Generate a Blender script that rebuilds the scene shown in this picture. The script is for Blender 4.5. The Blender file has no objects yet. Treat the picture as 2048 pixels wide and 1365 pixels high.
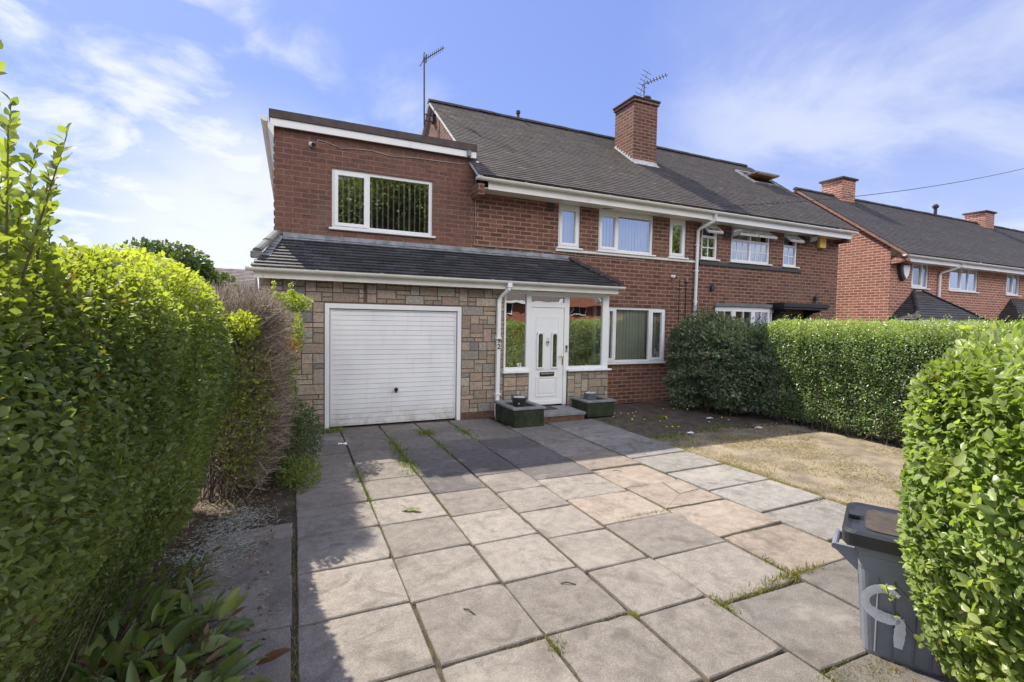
import bpy, math, random
import numpy as np
from mathutils import Vector, Matrix
S = bpy.context.scene
COL = S.collection
R = math.radians
random.seed(7)

# ------------------------------------------------------------------ camera
cam_d = bpy.data.cameras.new('camera'); cam = bpy.data.objects.new('camera', cam_d); COL.objects.link(cam)
cam_d.sensor_width = 36; cam_d.lens = 36 * 967.08478 / 2048; cam_d.clip_start = .05; cam_d.clip_end = 1000
_y, _p, _r = 0.42586216, -0.0421391, 0.01731535
_F = Vector((math.sin(_y) * math.cos(_p), math.cos(_y) * math.cos(_p), math.sin(_p)))
_R0 = Vector((math.cos(_y), -math.sin(_y), 0))
_U0 = Vector((-math.sin(_y) * math.sin(_p), -math.cos(_y) * math.sin(_p), math.cos(_p)))
_R = _R0 * math.cos(_r) + _U0 * math.sin(_r); _U = _U0 * math.cos(_r) - _R0 * math.sin(_r)
cam.matrix_world = Matrix(((_R.x, _U.x, -_F.x, 0), (_R.y, _U.y, -_F.y, 0), (_R.z, _U.z, -_F.z, 1.75), (0, 0, 0, 1)))
S.camera = cam

# ------------------------------------------------------------------ sun, sky, exposure
ELEV, AZ = R(52.5), R(-29)           # azimuth from +Y towards +X
SUN = Vector((math.sin(AZ) * math.cos(ELEV), math.cos(AZ) * math.cos(ELEV), math.sin(ELEV)))
sd = bpy.data.lights.new('sun', 'SUN'); sd.energy = 4.9; sd.angle = R(.53); sd.color = (1, .93, .80)
so = bpy.data.objects.new('sun', sd); COL.objects.link(so)
so.rotation_mode = 'QUATERNION'; so.rotation_quaternion = SUN.to_track_quat('Z', 'Y'); so.location = SUN * 60
S.view_settings.view_transform = 'Standard'; S.view_settings.look = 'None'
S.view_settings.exposure = .66; S.view_settings.gamma = 1

class T:
    """small wrapper for building node trees"""
    def __init__(s, tree): s.t = tree; s.n = tree.nodes; s.l = tree.links
    def put(s, inp, v):
        if v is None: return
        if isinstance(v, bpy.types.NodeSocket): s.l.new(v, inp)
        else: inp.default_value = v
    def new(s, kind, **kw):
        n = s.n.new('ShaderNode' + kind)
        for k, v in kw.items():
            if k.startswith('i_'): s.put(n.inputs[k[2:].replace('_', ' ')], v)
            elif k.startswith('x') and k[1:].isdigit(): s.put(n.inputs[int(k[1:])], v)
            else: setattr(n, k, v)
        return n
    def math(s, op, a, b=None, c=None, clamp=False):
        n = s.n.new('ShaderNodeMath'); n.operation = op; n.use_clamp = clamp
        s.put(n.inputs[0], a); s.put(n.inputs[1], b)
        if c is not None: s.put(n.inputs[2], c)
        return n.outputs[0]
    def vmath(s, op, a, b=None):
        n = s.n.new('ShaderNodeVectorMath'); n.operation = op
        s.put(n.inputs[0], a); s.put(n.inputs[1], b)
        return n.outputs['Value'] if op in ('DOT_PRODUCT', 'LENGTH', 'DISTANCE') else n.outputs[0]
    def noise(s, vec, scale, detail=3, rough=.55, dist=0.):
        n = s.n.new('ShaderNodeTexNoise'); s.put(n.inputs['Vector'], vec)
        n.inputs['Scale'].default_value = scale; n.inputs['Detail'].default_value = detail
        n.inputs['Roughness'].default_value = rough; n.inputs['Distortion'].default_value = dist
        return n.outputs['Fac']
    def ramp(s, f, lo, hi, a=0., b=1., smooth=True):
        n = s.n.new('ShaderNodeMapRange'); n.interpolation_type = 'SMOOTHSTEP' if smooth else 'LINEAR'
        s.put(n.inputs[0], f)
        for i, v in zip((1, 2, 3, 4), (lo, hi, a, b)): n.inputs[i].default_value = v
        return n.outputs[0]
    def mix(s, f, a, b, mode='MIX'):
        n = s.n.new('ShaderNodeMix'); n.data_type = 'RGBA'; n.blend_type = mode
        s.put(n.inputs[0], f)
        s.put(n.inputs[6], a if not isinstance(a, tuple) or len(a) == 4 else a + (1,))
        s.put(n.inputs[7], b if not isinstance(b, tuple) or len(b) == 4 else b + (1,))
        return n.outputs[2]
    def bump(s, h, dist, strength=1.):
        n = s.n.new('ShaderNodeBump'); s.put(n.inputs['Height'], h)
        n.inputs['Distance'].default_value = dist; n.inputs['Strength'].default_value = strength
        return n.outputs[0]

w = bpy.data.worlds.new('World'); S.world = w; w.use_nodes = True
t = T(w.node_tree); t.n.clear()
sky = t.new('TexSky', sky_type='NISHITA', sun_disc=False, sun_elevation=ELEV, sun_rotation=AZ,
            altitude=100, air_density=1.15, dust_density=.7, ozone_density=2.2)
tc = t.new('TexCoord'); d = tc.outputs['Generated']
sx = t.new('SeparateXYZ', x0=d)
den = t.math('ADD', t.math('MAXIMUM', sx.outputs[2], 0.), .22)
cp = t.new('CombineXYZ', x0=t.math('DIVIDE', sx.outputs[0], den), x1=t.math('DIVIDE', sx.outputs[1], den))
def blob(dx, dy, dz, lo, hi):
    v = Vector((dx, dy, dz)).normalized()
    return t.ramp(t.vmath('DOT_PRODUCT', d, tuple(v)), lo, hi)
n1 = t.noise(cp.outputs[0], 3.4, 8, .55, .35)
n2 = t.noise(t.vmath('ADD', cp.outputs[0], (3.1, 1.7, 0)), 1.05, 6, .6, .5)
n3 = t.noise(t.vmath('ADD', cp.outputs[0], (7.3, 2.2, 0)), 1.5, 4, .5, .2)
puff_zone = blob(-.20, .95, .27, .92, .985)
puffs = t.math('MULTIPLY', t.ramp(t.math('ADD', t.math('MULTIPLY', n1, .62), t.math('MULTIPLY', n3, .38)), .44, .60, 0., .82), puff_zone)
low_bank = t.math('MULTIPLY', blob(-.05, .99, .08, .945, .995), t.ramp(n1, .15, .5, .4, .8))
wisps = t.math('MULTIPLY', t.ramp(n2, .52, .72, 0., .5), t.ramp(sx.outputs[2], -.1, .5, 1., .8))
wisp_r = t.math('MULTIPLY', blob(.86, .42, .36, .89, .99), t.ramp(n2, .38, .66, .12, .55))
cloud = t.math('MAXIMUM', t.math('MAXIMUM', puffs, low_bank), t.math('MAXIMUM', wisps, wisp_r))
skyc = t.mix(.72, sky.outputs[0], (1.10, 1.52, 3.95))
hz = t.ramp(sx.outputs[2], .0, .34, .55, 0.)
skyc = t.mix(hz, skyc, (2.9, 3.5, 5.0))
skyc = t.mix(t.math('MULTIPLY', cloud, .95), skyc, (4.9, 5.0, 5.2))
# bright cloud added to the unseen sky behind the viewer, filling the shaded front
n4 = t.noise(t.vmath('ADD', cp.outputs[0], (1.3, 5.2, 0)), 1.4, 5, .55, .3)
fill_cloud = t.math('MULTIPLY', blob(.12, -.90, .42, .25, .75), t.math('MULTIPLY', t.math('MULTIPLY', t.ramp(sx.outputs[2], .25, .36), t.ramp(sx.outputs[2], .86, .66)), t.ramp(n4, .22, .42)))
skyc = t.mix(fill_cloud, skyc, (13.2, 13.0, 12.7))
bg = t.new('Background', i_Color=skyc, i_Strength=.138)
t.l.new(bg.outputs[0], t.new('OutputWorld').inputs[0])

# ------------------------------------------------------------------ materials
def mat(name):
    m = bpy.data.materials.new(name); m.use_nodes = True
    t = T(m.node_tree); t.n.clear()
    b = t.new('BsdfPrincipled'); o = t.new('OutputMaterial'); t.l.new(b.outputs[0], o.inputs[0])
    t.b = b; t.o = o
    t.pos = t.new('NewGeometry').outputs['Position']
    return m, t
def fin(t, col, rough=.6, nrm=None, spec=.5, metal=0.):
    t.put(t.b.inputs['Base Color'], col if not isinstance(col, tuple) or len(col) == 4 else col + (1,))
    t.put(t.b.inputs['Roughness'], rough); t.put(t.b.inputs['Specular IOR Level'], spec)
    t.put(t.b.inputs['Metallic'], metal)
    if nrm is not None: t.put(t.b.inputs['Normal'], nrm)
def plain(name, c, rough=.5, var=.12, scale=3., bump=0., spec=.5, metal=0., dirt=None, bscale=60):
    m, t = mat(name)
    n = t.noise(t.pos, scale, 4)
    c2 = tuple(x * (1 - 2 * var) for x in c)
    col = t.mix(t.ramp(n, .3, .7), c2, c)
    if dirt: col = t.mix(t.ramp(t.noise(t.pos, scale * 2.3, 6, .7), .56, .72, 0., dirt[1]), col, dirt[0])
    fin(t, col, rough, t.bump(t.noise(t.pos, bscale, 3), bump) if bump else None, spec, metal)
    return m
def wall_uv(t):
    g = t.new('NewGeometry'); s = t.new('SeparateXYZ', x0=g.outputs['Position']); n = t.new('SeparateXYZ', x0=g.outputs['True Normal'])
    side = t.math('GREATER_THAN', t.math('ABSOLUTE', n.outputs[0]), .6)
    u = t.math('ADD', t.math('MULTIPLY', side, t.math('ADD', s.outputs[1], .11)), t.math('MULTIPLY', t.math('SUBTRACT', 1., side), s.outputs[0]))
    return t.new('CombineXYZ', x0=u, x1=s.outputs[2]).outputs[0]
def brick(name, c1, c2, mort, var=.35, bw=.25, rh=.083, ms=.0115, bias=0., stain=(.2, .14, .11), stain_amt=.35, bump=.006):
    m, t = mat(name)
    uv = wall_uv(t)
    wob = t.new('TexNoise', i_Vector=t.pos, i_Scale=9., i_Detail=4.)
    uv2 = t.vmath('ADD', uv, t.vmath('MULTIPLY', t.vmath('SUBTRACT', wob.outputs['Color'], (.5, .5, .5)), (.014, .012, 0)))
    b = t.new('TexBrick', i_Vector=uv2, i_Color1=c1 + (1,), i_Color2=c2 + (1,), i_Mortar=(0, 0, 0, 1), i_Scale=1., i_Bias=bias)
    b.inputs['Mortar Size'].default_value = ms; b.inputs['Mortar Smooth'].default_value = .2
    b.inputs['Brick Width'].default_value = bw; b.inputs['Row Height'].default_value = rh
    b.offset = .5; b.squash = 1.
    fine = t.noise(t.pos, 42, 5, .65); big = t.noise(t.pos, .9, 4, .6); mid = t.noise(t.pos, 6, 4, .6)
    col = t.mix(t.ramp(fine, .25, .75, .0, 1.), t.mix(1., b.outputs['Color'], (.62, .6, .58), 'MULTIPLY'), t.mix(1., b.outputs['Color'], (1.25, 1.22, 1.2), 'MULTIPLY'))
    mcol = t.mix(t.ramp(mid, .3, .7), tuple(x * .72 for x in mort), mort)
    col = t.mix(b.outputs['Fac'], col, mcol)
    col = t.mix(t.ramp(t.noise(t.pos, 3.1, 5, .62), .55, .75, 0., .45), col, t.mix(.5, mcol, c1))
    col = t.mix(t.ramp(big, .5, .75, 0., stain_amt), col, stain)
    h = t.math('ADD', t.math('MULTIPLY', t.math('SUBTRACT', 1., b.outputs['Fac']), 1.), t.math('MULTIPLY', fine, .35))
    fin(t, col, .88, t.bump(h, bump), .25)
    return m
def tinted(name, rough=.8, fine=(.75, 1.2), scale=30, bump=.004, bscale=70, spots=None, spec=.3, stain=None):
    """base colour from the per-piece 'tint' attribute, broken up by noise"""
    m, t = mat(name)
    a = t.new('Attribute', attribute_name='tint').outputs['Color']
    f = t.noise(t.pos, scale, 5, .65)
    lo, hi = (fine[0],) * 3, (fine[1],) * 3
    col = t.mix(1., a, t.mix(t.ramp(f, .25, .75), lo, hi), 'MULTIPLY')
    if stain: col = t.mix(t.ramp(t.noise(t.pos, stain[2], 5, .6, .6), stain[3], stain[4], 0., stain[1]), col, stain[0])
    if spots: col = t.mix(t.ramp(t.noise(t.pos, spots[2], 4, .7), spots[3], spots[3] + .09, 0., spots[1]), col, spots[0])
    fin(t, col, rough, t.bump(t.noise(t.pos, bscale, 4, .65), bump), spec)
    return m
def leafmat(name, dark, light, yel, brown=(.16, .085, .035), trans=.38, rough=.42, spec=.45):
    """tint.r = random shade, tint.g = young yellow growth, tint.b = dead"""
    m, t = mat(name)
    a = t.new('SeparateColor', x0=t.new('Attribute', attribute_name='tint').outputs['Color'])
    col = t.mix(a.outputs[0], dark, light)
    col = t.mix(a.outputs[1], col, yel); col = t.mix(a.outputs[2], col, brown)
    col = t.mix(t.ramp(t.noise(t.pos, 1.7, 3), .3, .7), t.mix(1., col, (.78, .8, .75), 'MULTIPLY'), col)
    fin(t, col, rough, None, spec)
    tr = t.new('BsdfTranslucent', i_Color=t.mix(1., col, (1.5, 1.7, .55), 'MULTIPLY'))
    mx = t.new('MixShader', x0=trans, x1=t.b.outputs[0], x2=tr.outputs[0])
    t.l.new(mx.outputs[0], t.o.inputs[0])
    return m
def glassmat(name, f0, tint=(1, 1, 1), wob=.0):
    m, t = mat(name); t.n.remove(t.b)
    gl = t.new('BsdfGlossy', i_Color=(1, 1, 1, 1), i_Roughness=.004)
    if wob: t.put(gl.inputs['Normal'], t.bump(t.noise(t.pos, 2.2, 2), wob, 1.))
    tr = t.new('BsdfTransparent', i_Color=tint + (1,))
    fr = t.new('Fresnel', i_IOR=1.5).outputs[0]
    fac = t.math('ADD', t.math('MULTIPLY', fr, 1.6), f0, clamp=True)
    mx = t.new('MixShader', x0=fac, x1=tr.outputs[0], x2=gl.outputs[0])
    t.l.new(mx.outputs[0], t.o.inputs[0])
    return m

BR_MAIN = brick('brick_main', (.205, .096, .065), (.10, .050, .038), (.35, .225, .175), stain=(.19, .115, .09), stain_amt=.3)
BR_EXT = brick('brick_extension', (.205, .098, .071), (.135, .070, .055), (.25, .165, .135), ms=.010, stain=(.21, .135, .12), stain_amt=.5)
BR_NB = brick('brick_neighbour', (.205, .097, .066), (.102, .051, .039), (.36, .235, .185))
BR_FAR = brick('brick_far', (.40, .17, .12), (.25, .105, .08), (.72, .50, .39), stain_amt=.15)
BR_OPP = brick('brick_opposite', (.36, .13, .075), (.27, .09, .06), (.42, .26, .2))
STONE = tinted('cladding_stone', .85, (.68, 1.22), 26, .006, 55, stain=((.2, .16, .13), .35, 4., .5, .75))
MORTAR = plain('cladding_mortar', (.17, .115, .09), .9, .2, 9, .003)
TILE = tinted('roof_tile', .82, (.7, 1.25), 22, .003, 60, spots=((.30, .285, .25), .6, 34, .68), stain=((.045, .05, .035), .6, 2.4, .5, .72))
TILE_D = tinted('roof_tile_lean_to', .6, (.65, 1.3), 26, .003, 60, spots=((.3, .3, .3), .5, 40, .68))
RIDGE = plain('ridge_tile', (.055, .05, .052), .8, .25, 6, .004, dirt=((.2, .2, .18), .5))
PVC = plain('white_plastic', (.80, .80, .80), .32, .03, 2, dirt=((.55, .53, .49), .35))
CREAM = plain('aged_white_plastic', (.76, .74, .68), .4, .05, 2.5, dirt=((.45, .42, .36), .5))
GDOOR, t = mat('garage_door_paint')
z_ = t.new('SeparateXYZ', x0=t.pos).outputs[2]
col = t.mix(t.ramp(t.noise(t.pos, 2.2, 4), .3, .7), (.70, .70, .72), (.77, .77, .78))
streak = t.noise(t.vmath('MULTIPLY', t.pos, (14, 1, 1.2)), 1., 5, .6)
col = t.mix(t.ramp(streak, .5, .8, 0., .3), col, (.5, .47, .43))
col = t.mix(t.math('MULTIPLY', t.ramp(z_, .42, .04), t.ramp(t.noise(t.pos, 7, 5, .7), .35, .7, .15, .8)), col, (.36, .33, .29))
fin(t, col, .5, None, .4)
FLAKE = plain('flaking_white_paint', (.72, .70, .66), .8, .05, 20, .003, dirt=((.16, .12, .09), .9))
GLASS = glassmat('window_glass', .20)
GLASS_UP = glassmat('upper_window_glass', .42)
GLASS_DK = glassmat('porch_glass', .36, wob=.0015)
ROOM = plain('room_dark', (.03, .03, .028), .9, .2)
BLIND = plain('blind_fabric', (.42, .42, .40), .8, .06)
BLIND_P = plain('pale_blind_fabric', (.75, .75, .66), .8, .06)
BLIND_G = plain('green_blind_fabric', (.55, .60, .52), .8, .06)
CURTAIN = plain('curtain_fabric', (.55, .55, .50), .8, .1)
LEAD = plain('lead_flashing', (.30, .31, .34), .5, .25, 6, .003, dirt=((.55, .55, .55), .5))
LEADW = plain('mortar_flashing', (.62, .61, .6), .7, .2, 14, .004)
FELT = plain('brown_felt_edge', (.085, .06, .055), .7, .2, 8, .003)
m_, t = mat('concrete_slab')
base = t.new('Attribute', attribute_name='tint').outputs['Color']
grit = t.noise(t.pos, 130, 4, .7); mid = t.noise(t.pos, 11, 5, .65, .4); lrg = t.noise(t.pos, 1.6, 5, .6, .8); blot = t.noise(t.vmath('ADD', t.pos, (4, 9, 0)), 3.3, 6, .62, 1.2)
col = t.mix(1., base, t.mix(t.ramp(grit, .3, .7), (.70,) * 3, (1.26,) * 3), 'MULTIPLY')
col = t.mix(1., col, t.mix(t.ramp(mid, .25, .75), (.80, .79, .78), (1.14, 1.13, 1.11)), 'MULTIPLY')
col = t.mix(t.ramp(blot, .49, .72, 0., .55), col, (.095, .082, .07))
col = t.mix(t.ramp(lrg, .52, .72, 0., .45), col, (.40, .36, .31))
col = t.mix(t.ramp(t.noise(t.pos, 37, 4, .7), .66, .74, 0., .5), col, (.36, .34, .29))
col = t.mix(t.ramp(t.noise(t.vmath('ADD', t.pos, (2, 2, 0)), 60, 3, .6), .70, .76, 0., .6), col, (.05, .045, .04))
fin(t, col, .92, t.bump(t.math('ADD', grit, t.math('MULTIPLY', mid, 1.5)), .005), .18)
SLAB = m_
SOIL = plain('soil', (.115, .085, .062), .95, .3, 5, .02, bscale=30, dirt=((.2, .165, .12), .6))
JOINT = plain('joint_dirt', (.095, .072, .05), .95, .3, 12, .01, bscale=90)
LAWN = plain('dry_lawn', (.33, .27, .19), .95, .25, 2.6, .02, bscale=55, dirt=((.17, .115, .08), .85))
BINP = plain('bin_plastic', (.22, .235, .27), .5, .12, 5, .0012, dirt=((.2, .21, .24), .45))
BINL = plain('bin_lid_plastic', (.032, .034, .038), .38, .12, 6, .001)
LIDDIRT = plain('lid_dust', (.085, .066, .054), .9, .2, 20, .003)
BPAINT = plain('bin_paint', (.88, .9, .92), .6, .05, 30, dirt=((.4, .43, .48), .5))
BLACK = plain('black_plastic', (.015, .015, .016), .35, .1)
DGREY = plain('dark_grey_paint', (.05, .052, .056), .6, .15)
MOSS = plain('mossy_render', (.034, .047, .022), .95, .3, 7, .012, bscale=40, dirt=((.085, .085, .06), .6))
STONEG = plain('grey_stone', (.24, .235, .235), .8, .15, 9, .004, dirt=((.36, .35, .33), .5))
PEBBLE = plain('white_pebbles', (.66, .67, .68), .6, .15, 30)
POT_D = plain('dark_pot', (.035, .033, .035), .5, .2, 12)
POT_G = plain('grey_pot', (.13, .13, .145), .7, .2, 12)
STEPB = plain('step_brick', (.16, .085, .06), .9, .25, 12, .004)
MATT = plain('doormat_fibre', (.075, .055, .048), .95, .3, 40, .004)
METAL = plain('weathered_metal', (.22, .22, .22), .45, .2, 20, metal=.6)
AERIAL = plain('aerial_metal', (.045, .045, .05), .5, .2, 20)
GOLD = plain('brass_metal', (.65, .55, .35), .3, .1, 20, metal=.9)
CHROME = plain('chrome_metal', (.6, .6, .6), .25, .1, 20, metal=.9)
YELLOW = plain('yellow_plastic', (.85, .58, .10), .4, .05)
WOOD = plain('window_wood', (.45, .24, .10), .6, .2, 8)
BARK = plain('bark', (.10, .075, .055), .9, .3, 14, .006)
TWIG = tinted('dead_twig', .85, (.7, 1.25), 40, 0.001)
CABLE = plain('black_cable', (.03, .03, .032), .5, .1)
CABLE_W = plain('pale_cable', (.5, .45, .4), .6, .2)
PAPER = plain('white_paper', (.8, .8, .82), .7, .06)
PINK = plain('pale_render', (.5, .33, .3), .9, .1)
ASPH = plain('asphalt', (.055, .055, .057), .9, .15, 4, .006, bscale=120)
PRIVET = leafmat('privet_leaf', (.085, .118, .048), (.28, .33, .135), (.50, .50, .10), trans=.48, rough=.5, spec=.35)
PRIVET_R = leafmat('privet_leaf_right', (.15, .22, .065), (.42, .51, .20), (.58, .58, .2), trans=.45, rough=.36, spec=.55)
BOUND = leafmat('boundary_leaf', (.13, .185, .08), (.36, .45, .22), (.46, .52, .14), trans=.3, rough=.36, spec=.7)
CONIF = leafmat('shrub_leaf', (.12, .15, .10), (.32, .37, .24), (.16, .2, .07), trans=.3, rough=.55)
TREEL = leafmat('tree_leaf', (.035, .06, .022), (.10, .15, .05), (.2, .23, .06), trans=.35)
TREEO = leafmat('tree_leaf_opposite', (.09, .12, .045), (.22, .27, .10), (.36, .38, .12), trans=.4)
BROADL = leafmat('broad_leaf', (.08, .125, .045), (.20, .27, .09), (.34, .36, .10), brown=(.17, .07, .05), trans=.35, rough=.4)
GRASSG = leafmat('green_grass', (.06, .11, .02), (.14, .21, .04), (.33, .33, .07), brown=(.42, .31, .15), trans=.3, rough=.6)
STRAW = leafmat('straw', (.33, .26, .15), (.58, .47, .29), (.24, .25, .08), brown=(.17, .11, .065), trans=.2, rough=.7)
FLOWER = plain('yellow_petal', (.8, .72, .08), .6, .05)

# ------------------------------------------------------------------ object helpers
ORG = {}
def props(o, label=None, cat=None, group=None, kind=None):
    for k, v in (('label', label), ('category', cat), ('group', group), ('kind', kind)):
        if v: o[k] = v
    return o
def thing(name, loc, label, cat, group=None):
    o = bpy.data.objects.new(name, None); COL.objects.link(o); o.location = loc; o.empty_display_size = .2
    ORG[o.name] = Vector(loc); return props(o, label, cat, group)
def link(name, me, m, parent=None, smooth=False):
    me.materials.append(m)
    o = bpy.data.objects.new(name, me); COL.objects.link(o)
    if parent is not None:
        off = ORG[parent.name]; o.parent = parent; ORG[o.name] = off
        me.transform(Matrix.Translation(-off))
    else: ORG[o.name] = Vector((0, 0, 0))
    if smooth:
        me.polygons.foreach_set('use_smooth', [True] * len(me.polygons))
    me.update(); return o
class MB:
    def __init__(s): s.v = []; s.f = []; s.c = []; s.tint = None
    def face(s, pts):
        i = len(s.v); s.v += [tuple(p) for p in pts]; s.f.append(list(range(i, i + len(pts)))); s.c.append(s.tint or (1, 1, 1)); return s
    def mesh(s, vs, fs):
        i = len(s.v); s.v += [tuple(p) for p in vs]
        for f in fs: s.f.append([i + k for k in f]); s.c.append(s.tint or (1, 1, 1))
        return s
    def box(s, x0, x1, y0, y1, z0, z1, M=None):
        vs = [Vector((x, y, z)) for x in (x0, x1) for y in (y0, y1) for z in (z0, z1)]
        if M is not None: vs = [M @ v for v in vs]
        return s.mesh(vs, [(0, 1, 3, 2), (4, 6, 7, 5), (0, 4, 5, 1), (2, 3, 7, 6), (0, 2, 6, 4), (1, 5, 7, 3)])
    def bbox(s, x0, x1, y0, y1, z0, z1, b=.006, M=None):
        """box with chamfered edges"""
        pts = []
        for dz in ((z0, b), (z0 + b, 0), (z1 - b, 0), (z1, b)):
            z, i = dz
            q = [(x0 + i + b, y0 + i), (x1 - i - b, y0 + i), (x1 - i, y0 + i + b), (x1 - i, y1 - i - b), (x1 - i - b, y1 - i), (x0 + i + b, y1 - i), (x0 + i, y1 - i - b), (x0 + i, y0 + i + b)]
            pts += [Vector((a, c, z)) for a, c in q]
        if M is not None: pts = [M @ p for p in pts]
        fs = [tuple(reversed(range(8))), tuple(range(24, 32))]
        for k in range(3):
            for j in range(8): fs.append((k * 8 + j, k * 8 + (j + 1) % 8, k * 8 + 8 + (j + 1) % 8, k * 8 + 8 + j))
        return s.mesh(pts, fs)
    def prism(s, poly, axis, a0, a1):
        """poly: 2-D outline; extruded along axis 'x','y','z'"""
        def P(p, a): return (a, p[0], p[1]) if axis == 'x' else (p[0], a, p[1]) if axis == 'y' else (p[0], p[1], a)
        n = len(poly); vs = [P(p, a0) for p in poly] + [P(p, a1) for p in poly]
        return s.mesh(vs, [tuple(range(n)), tuple(reversed(range(n, 2 * n)))] + [(i, (i + 1) % n, n + (i + 1) % n, n + i) for i in range(n)])
    def tube(s, path, r, n=8, cap=True):
        path = [Vector(p) for p in path]; rs = r if isinstance(r, (list, tuple)) else [r] * len(path)
        vs = []
        for i, p in enumerate(path):
            d = (path[min(i + 1, len(path) - 1)] - path[max(i - 1, 0)]).normalized()
            a = d.cross(Vector((0, 0, 1)));
            if a.length < .05: a = d.cross(Vector((0, 1, 0)))
            a.normalize(); b = d.cross(a)
            vs += [p + (a * math.cos(k * 2 * math.pi / n) + b * math.sin(k * 2 * math.pi / n)) * rs[i] for k in range(n)]
        fs = [(i * n + k, i * n + (k + 1) % n, i * n + n + (k + 1) % n, i * n + n + k) for i in range(len(path) - 1) for k in range(n)]
        if cap: fs += [tuple(range(n)), tuple(reversed(range((len(path) - 1) * n, len(path) * n)))]
        return s.mesh(vs, fs)
    def lathe(s, c, prof, n=20, M=None):
        vs = []
        for r, z in prof:
            vs += [Vector((c[0] + r * math.cos(k * 2 * math.pi / n), c[1] + r * math.sin(k * 2 * math.pi / n), c[2] + z)) for k in range(n)]
        if M is not None: vs = [M @ v for v in vs]
        m = len(prof)
        fs = [(i * n + k, i * n + (k + 1) % n, i * n + n + (k + 1) % n, i * n + n + k) for i in range(m - 1) for k in range(n)]
        fs += [tuple(reversed(range(n))), tuple(range((m - 1) * n, m * n))]
        return s.mesh(vs, fs)
    def build(s, name, m, parent=None, smooth=False, label=None):
        me = bpy.data.meshes.new(name); me.from_pydata(s.v, [], s.f)
        if any(c != (1, 1, 1) for c in s.c):
            at = me.color_attributes.new('tint', 'FLOAT_COLOR', 'CORNER')
            arr = np.ones((len(me.loops), 4), np.float32); k = 0
            for f, c in zip(s.f, s.c): arr[k:k + len(f), :3] = c; k += len(f)
            at.data.foreach_set('color', arr.ravel())
        o = link(name, me, m, parent, smooth)
        if label: o['label'] = label
        return o
def npmesh(name, verts, faces, tint, m, parent=None, smooth=False):
    """verts (V,3), faces (F,k), tint per vertex (V,3)"""
    me = bpy.data.meshes.new(name); V, F, k = len(verts), len(faces), faces.shape[1]
    me.vertices.add(V); me.vertices.foreach_set('co', verts.astype(np.float32).ravel())
    me.loops.add(F * k); me.loops.foreach_set('vertex_index', faces.astype(np.int32).ravel())
    me.polygons.add(F); me.polygons.foreach_set('loop_start', np.arange(0, F * k, k, dtype=np.int32))
    me.polygons.foreach_set('loop_total', np.full(F, k, np.int32))
    at = me.color_attributes.new('tint', 'FLOAT_COLOR', 'POINT')
    at.data.foreach_set('color', np.concatenate([tint, np.ones((V, 1))], 1).astype(np.float32).ravel())
    me.update(calc_edges=True); me.validate()
    return link(name, me, m, parent, smooth)

# leaf templates: x across, y along, z up
LEAF_HI = (np.array([(0, 0, 0), (-.22, .2, .05), (.22, .2, .05), (-.31, .48, .09), (0, .48, -.02), (.31, .48, .09), (-.2, .78, .03), (.2, .78, .03), (0, 1, -.10), (0, .2, 0), (0, .78, -.04)]),
           np.array([(0, 9, 1), (0, 2, 9), (1, 9, 4), (1, 4, 3), (9, 2, 5), (9, 5, 4), (3, 4, 10), (3, 10, 6), (4, 5, 7), (4, 7, 10), (6, 10, 8), (10, 7, 8)]))
LEAF_LO = (np.array([(0, 0, 0), (-.29, .45, .08), (.29, .45, .08), (0, 1, -.06)]), np.array([(0, 3, 1), (0, 2, 3)]))
LEAF_LONG = (np.array([(0, 0, 0), (-.1, .2, .04), (.1, .2, .04), (-.15, .5, .05), (.15, .5, .05), (0, .5, -.02), (-.09, .8, 0), (.09, .8, 0), (0, 1, -.16), (0, .2, -.01), (0, .8, -.06)]),
             np.array([(0, 9, 1), (0, 2, 9), (1, 9, 5), (1, 5, 3), (9, 2, 4), (9, 4, 5), (3, 5, 10), (3, 10, 6), (5, 4, 7), (5, 7, 10), (6, 10, 8), (10, 7, 8)]))
BLADE = (np.array([(-.05, 0, 0), (.05, 0, 0), (-.035, .5, .03), (.035, .5, .03), (0, 1, .2)]), np.array([(0, 1, 3), (0, 3, 2), (2, 3, 4)]))
def unit(a): return a / np.maximum(np.linalg.norm(a, axis=-1, keepdims=True), 1e-9)
def leaves(tpl, pos, along, nrm, size, tint, width=1.):
    tv, tf = tpl; N = len(pos)
    y = unit(along); z = nrm - (nrm * y).sum(1, keepdims=True) * y; z = unit(z + 1e-6); x = np.cross(y, z)
    sz = np.asarray(size).reshape(-1, 1, 1); wd = np.asarray(width).reshape(-1, 1, 1)
    v = pos[:, None] + sz * (wd * tv[None, :, 0:1] * x[:, None] + tv[None, :, 1:2] * y[:, None] + tv[None, :, 2:3] * z[:, None])
    f = tf[None] + (np.arange(N) * len(tv))[:, None, None]
    return v.reshape(-1, 3), f.reshape(-1, 3), np.repeat(tint, len(tv), 0)
def cat(*parts):
    V, F, C, o = [], [], [], 0
    for v, f, c in parts: V.append(v); F.append(f + o); C.append(c); o += len(v)
    return np.concatenate(V), np.concatenate(F), np.concatenate(C)
def lump(p, s=1., seed=0):
    k = np.random.default_rng(seed); out = np.zeros(len(p))
    for i in range(7):
        a = k.normal(size=3) * s * (1 + i * .55); out += np.sin(p @ a + k.uniform(0, 6.3)) / (1 + i * .5)
    return out / 2.6
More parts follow.
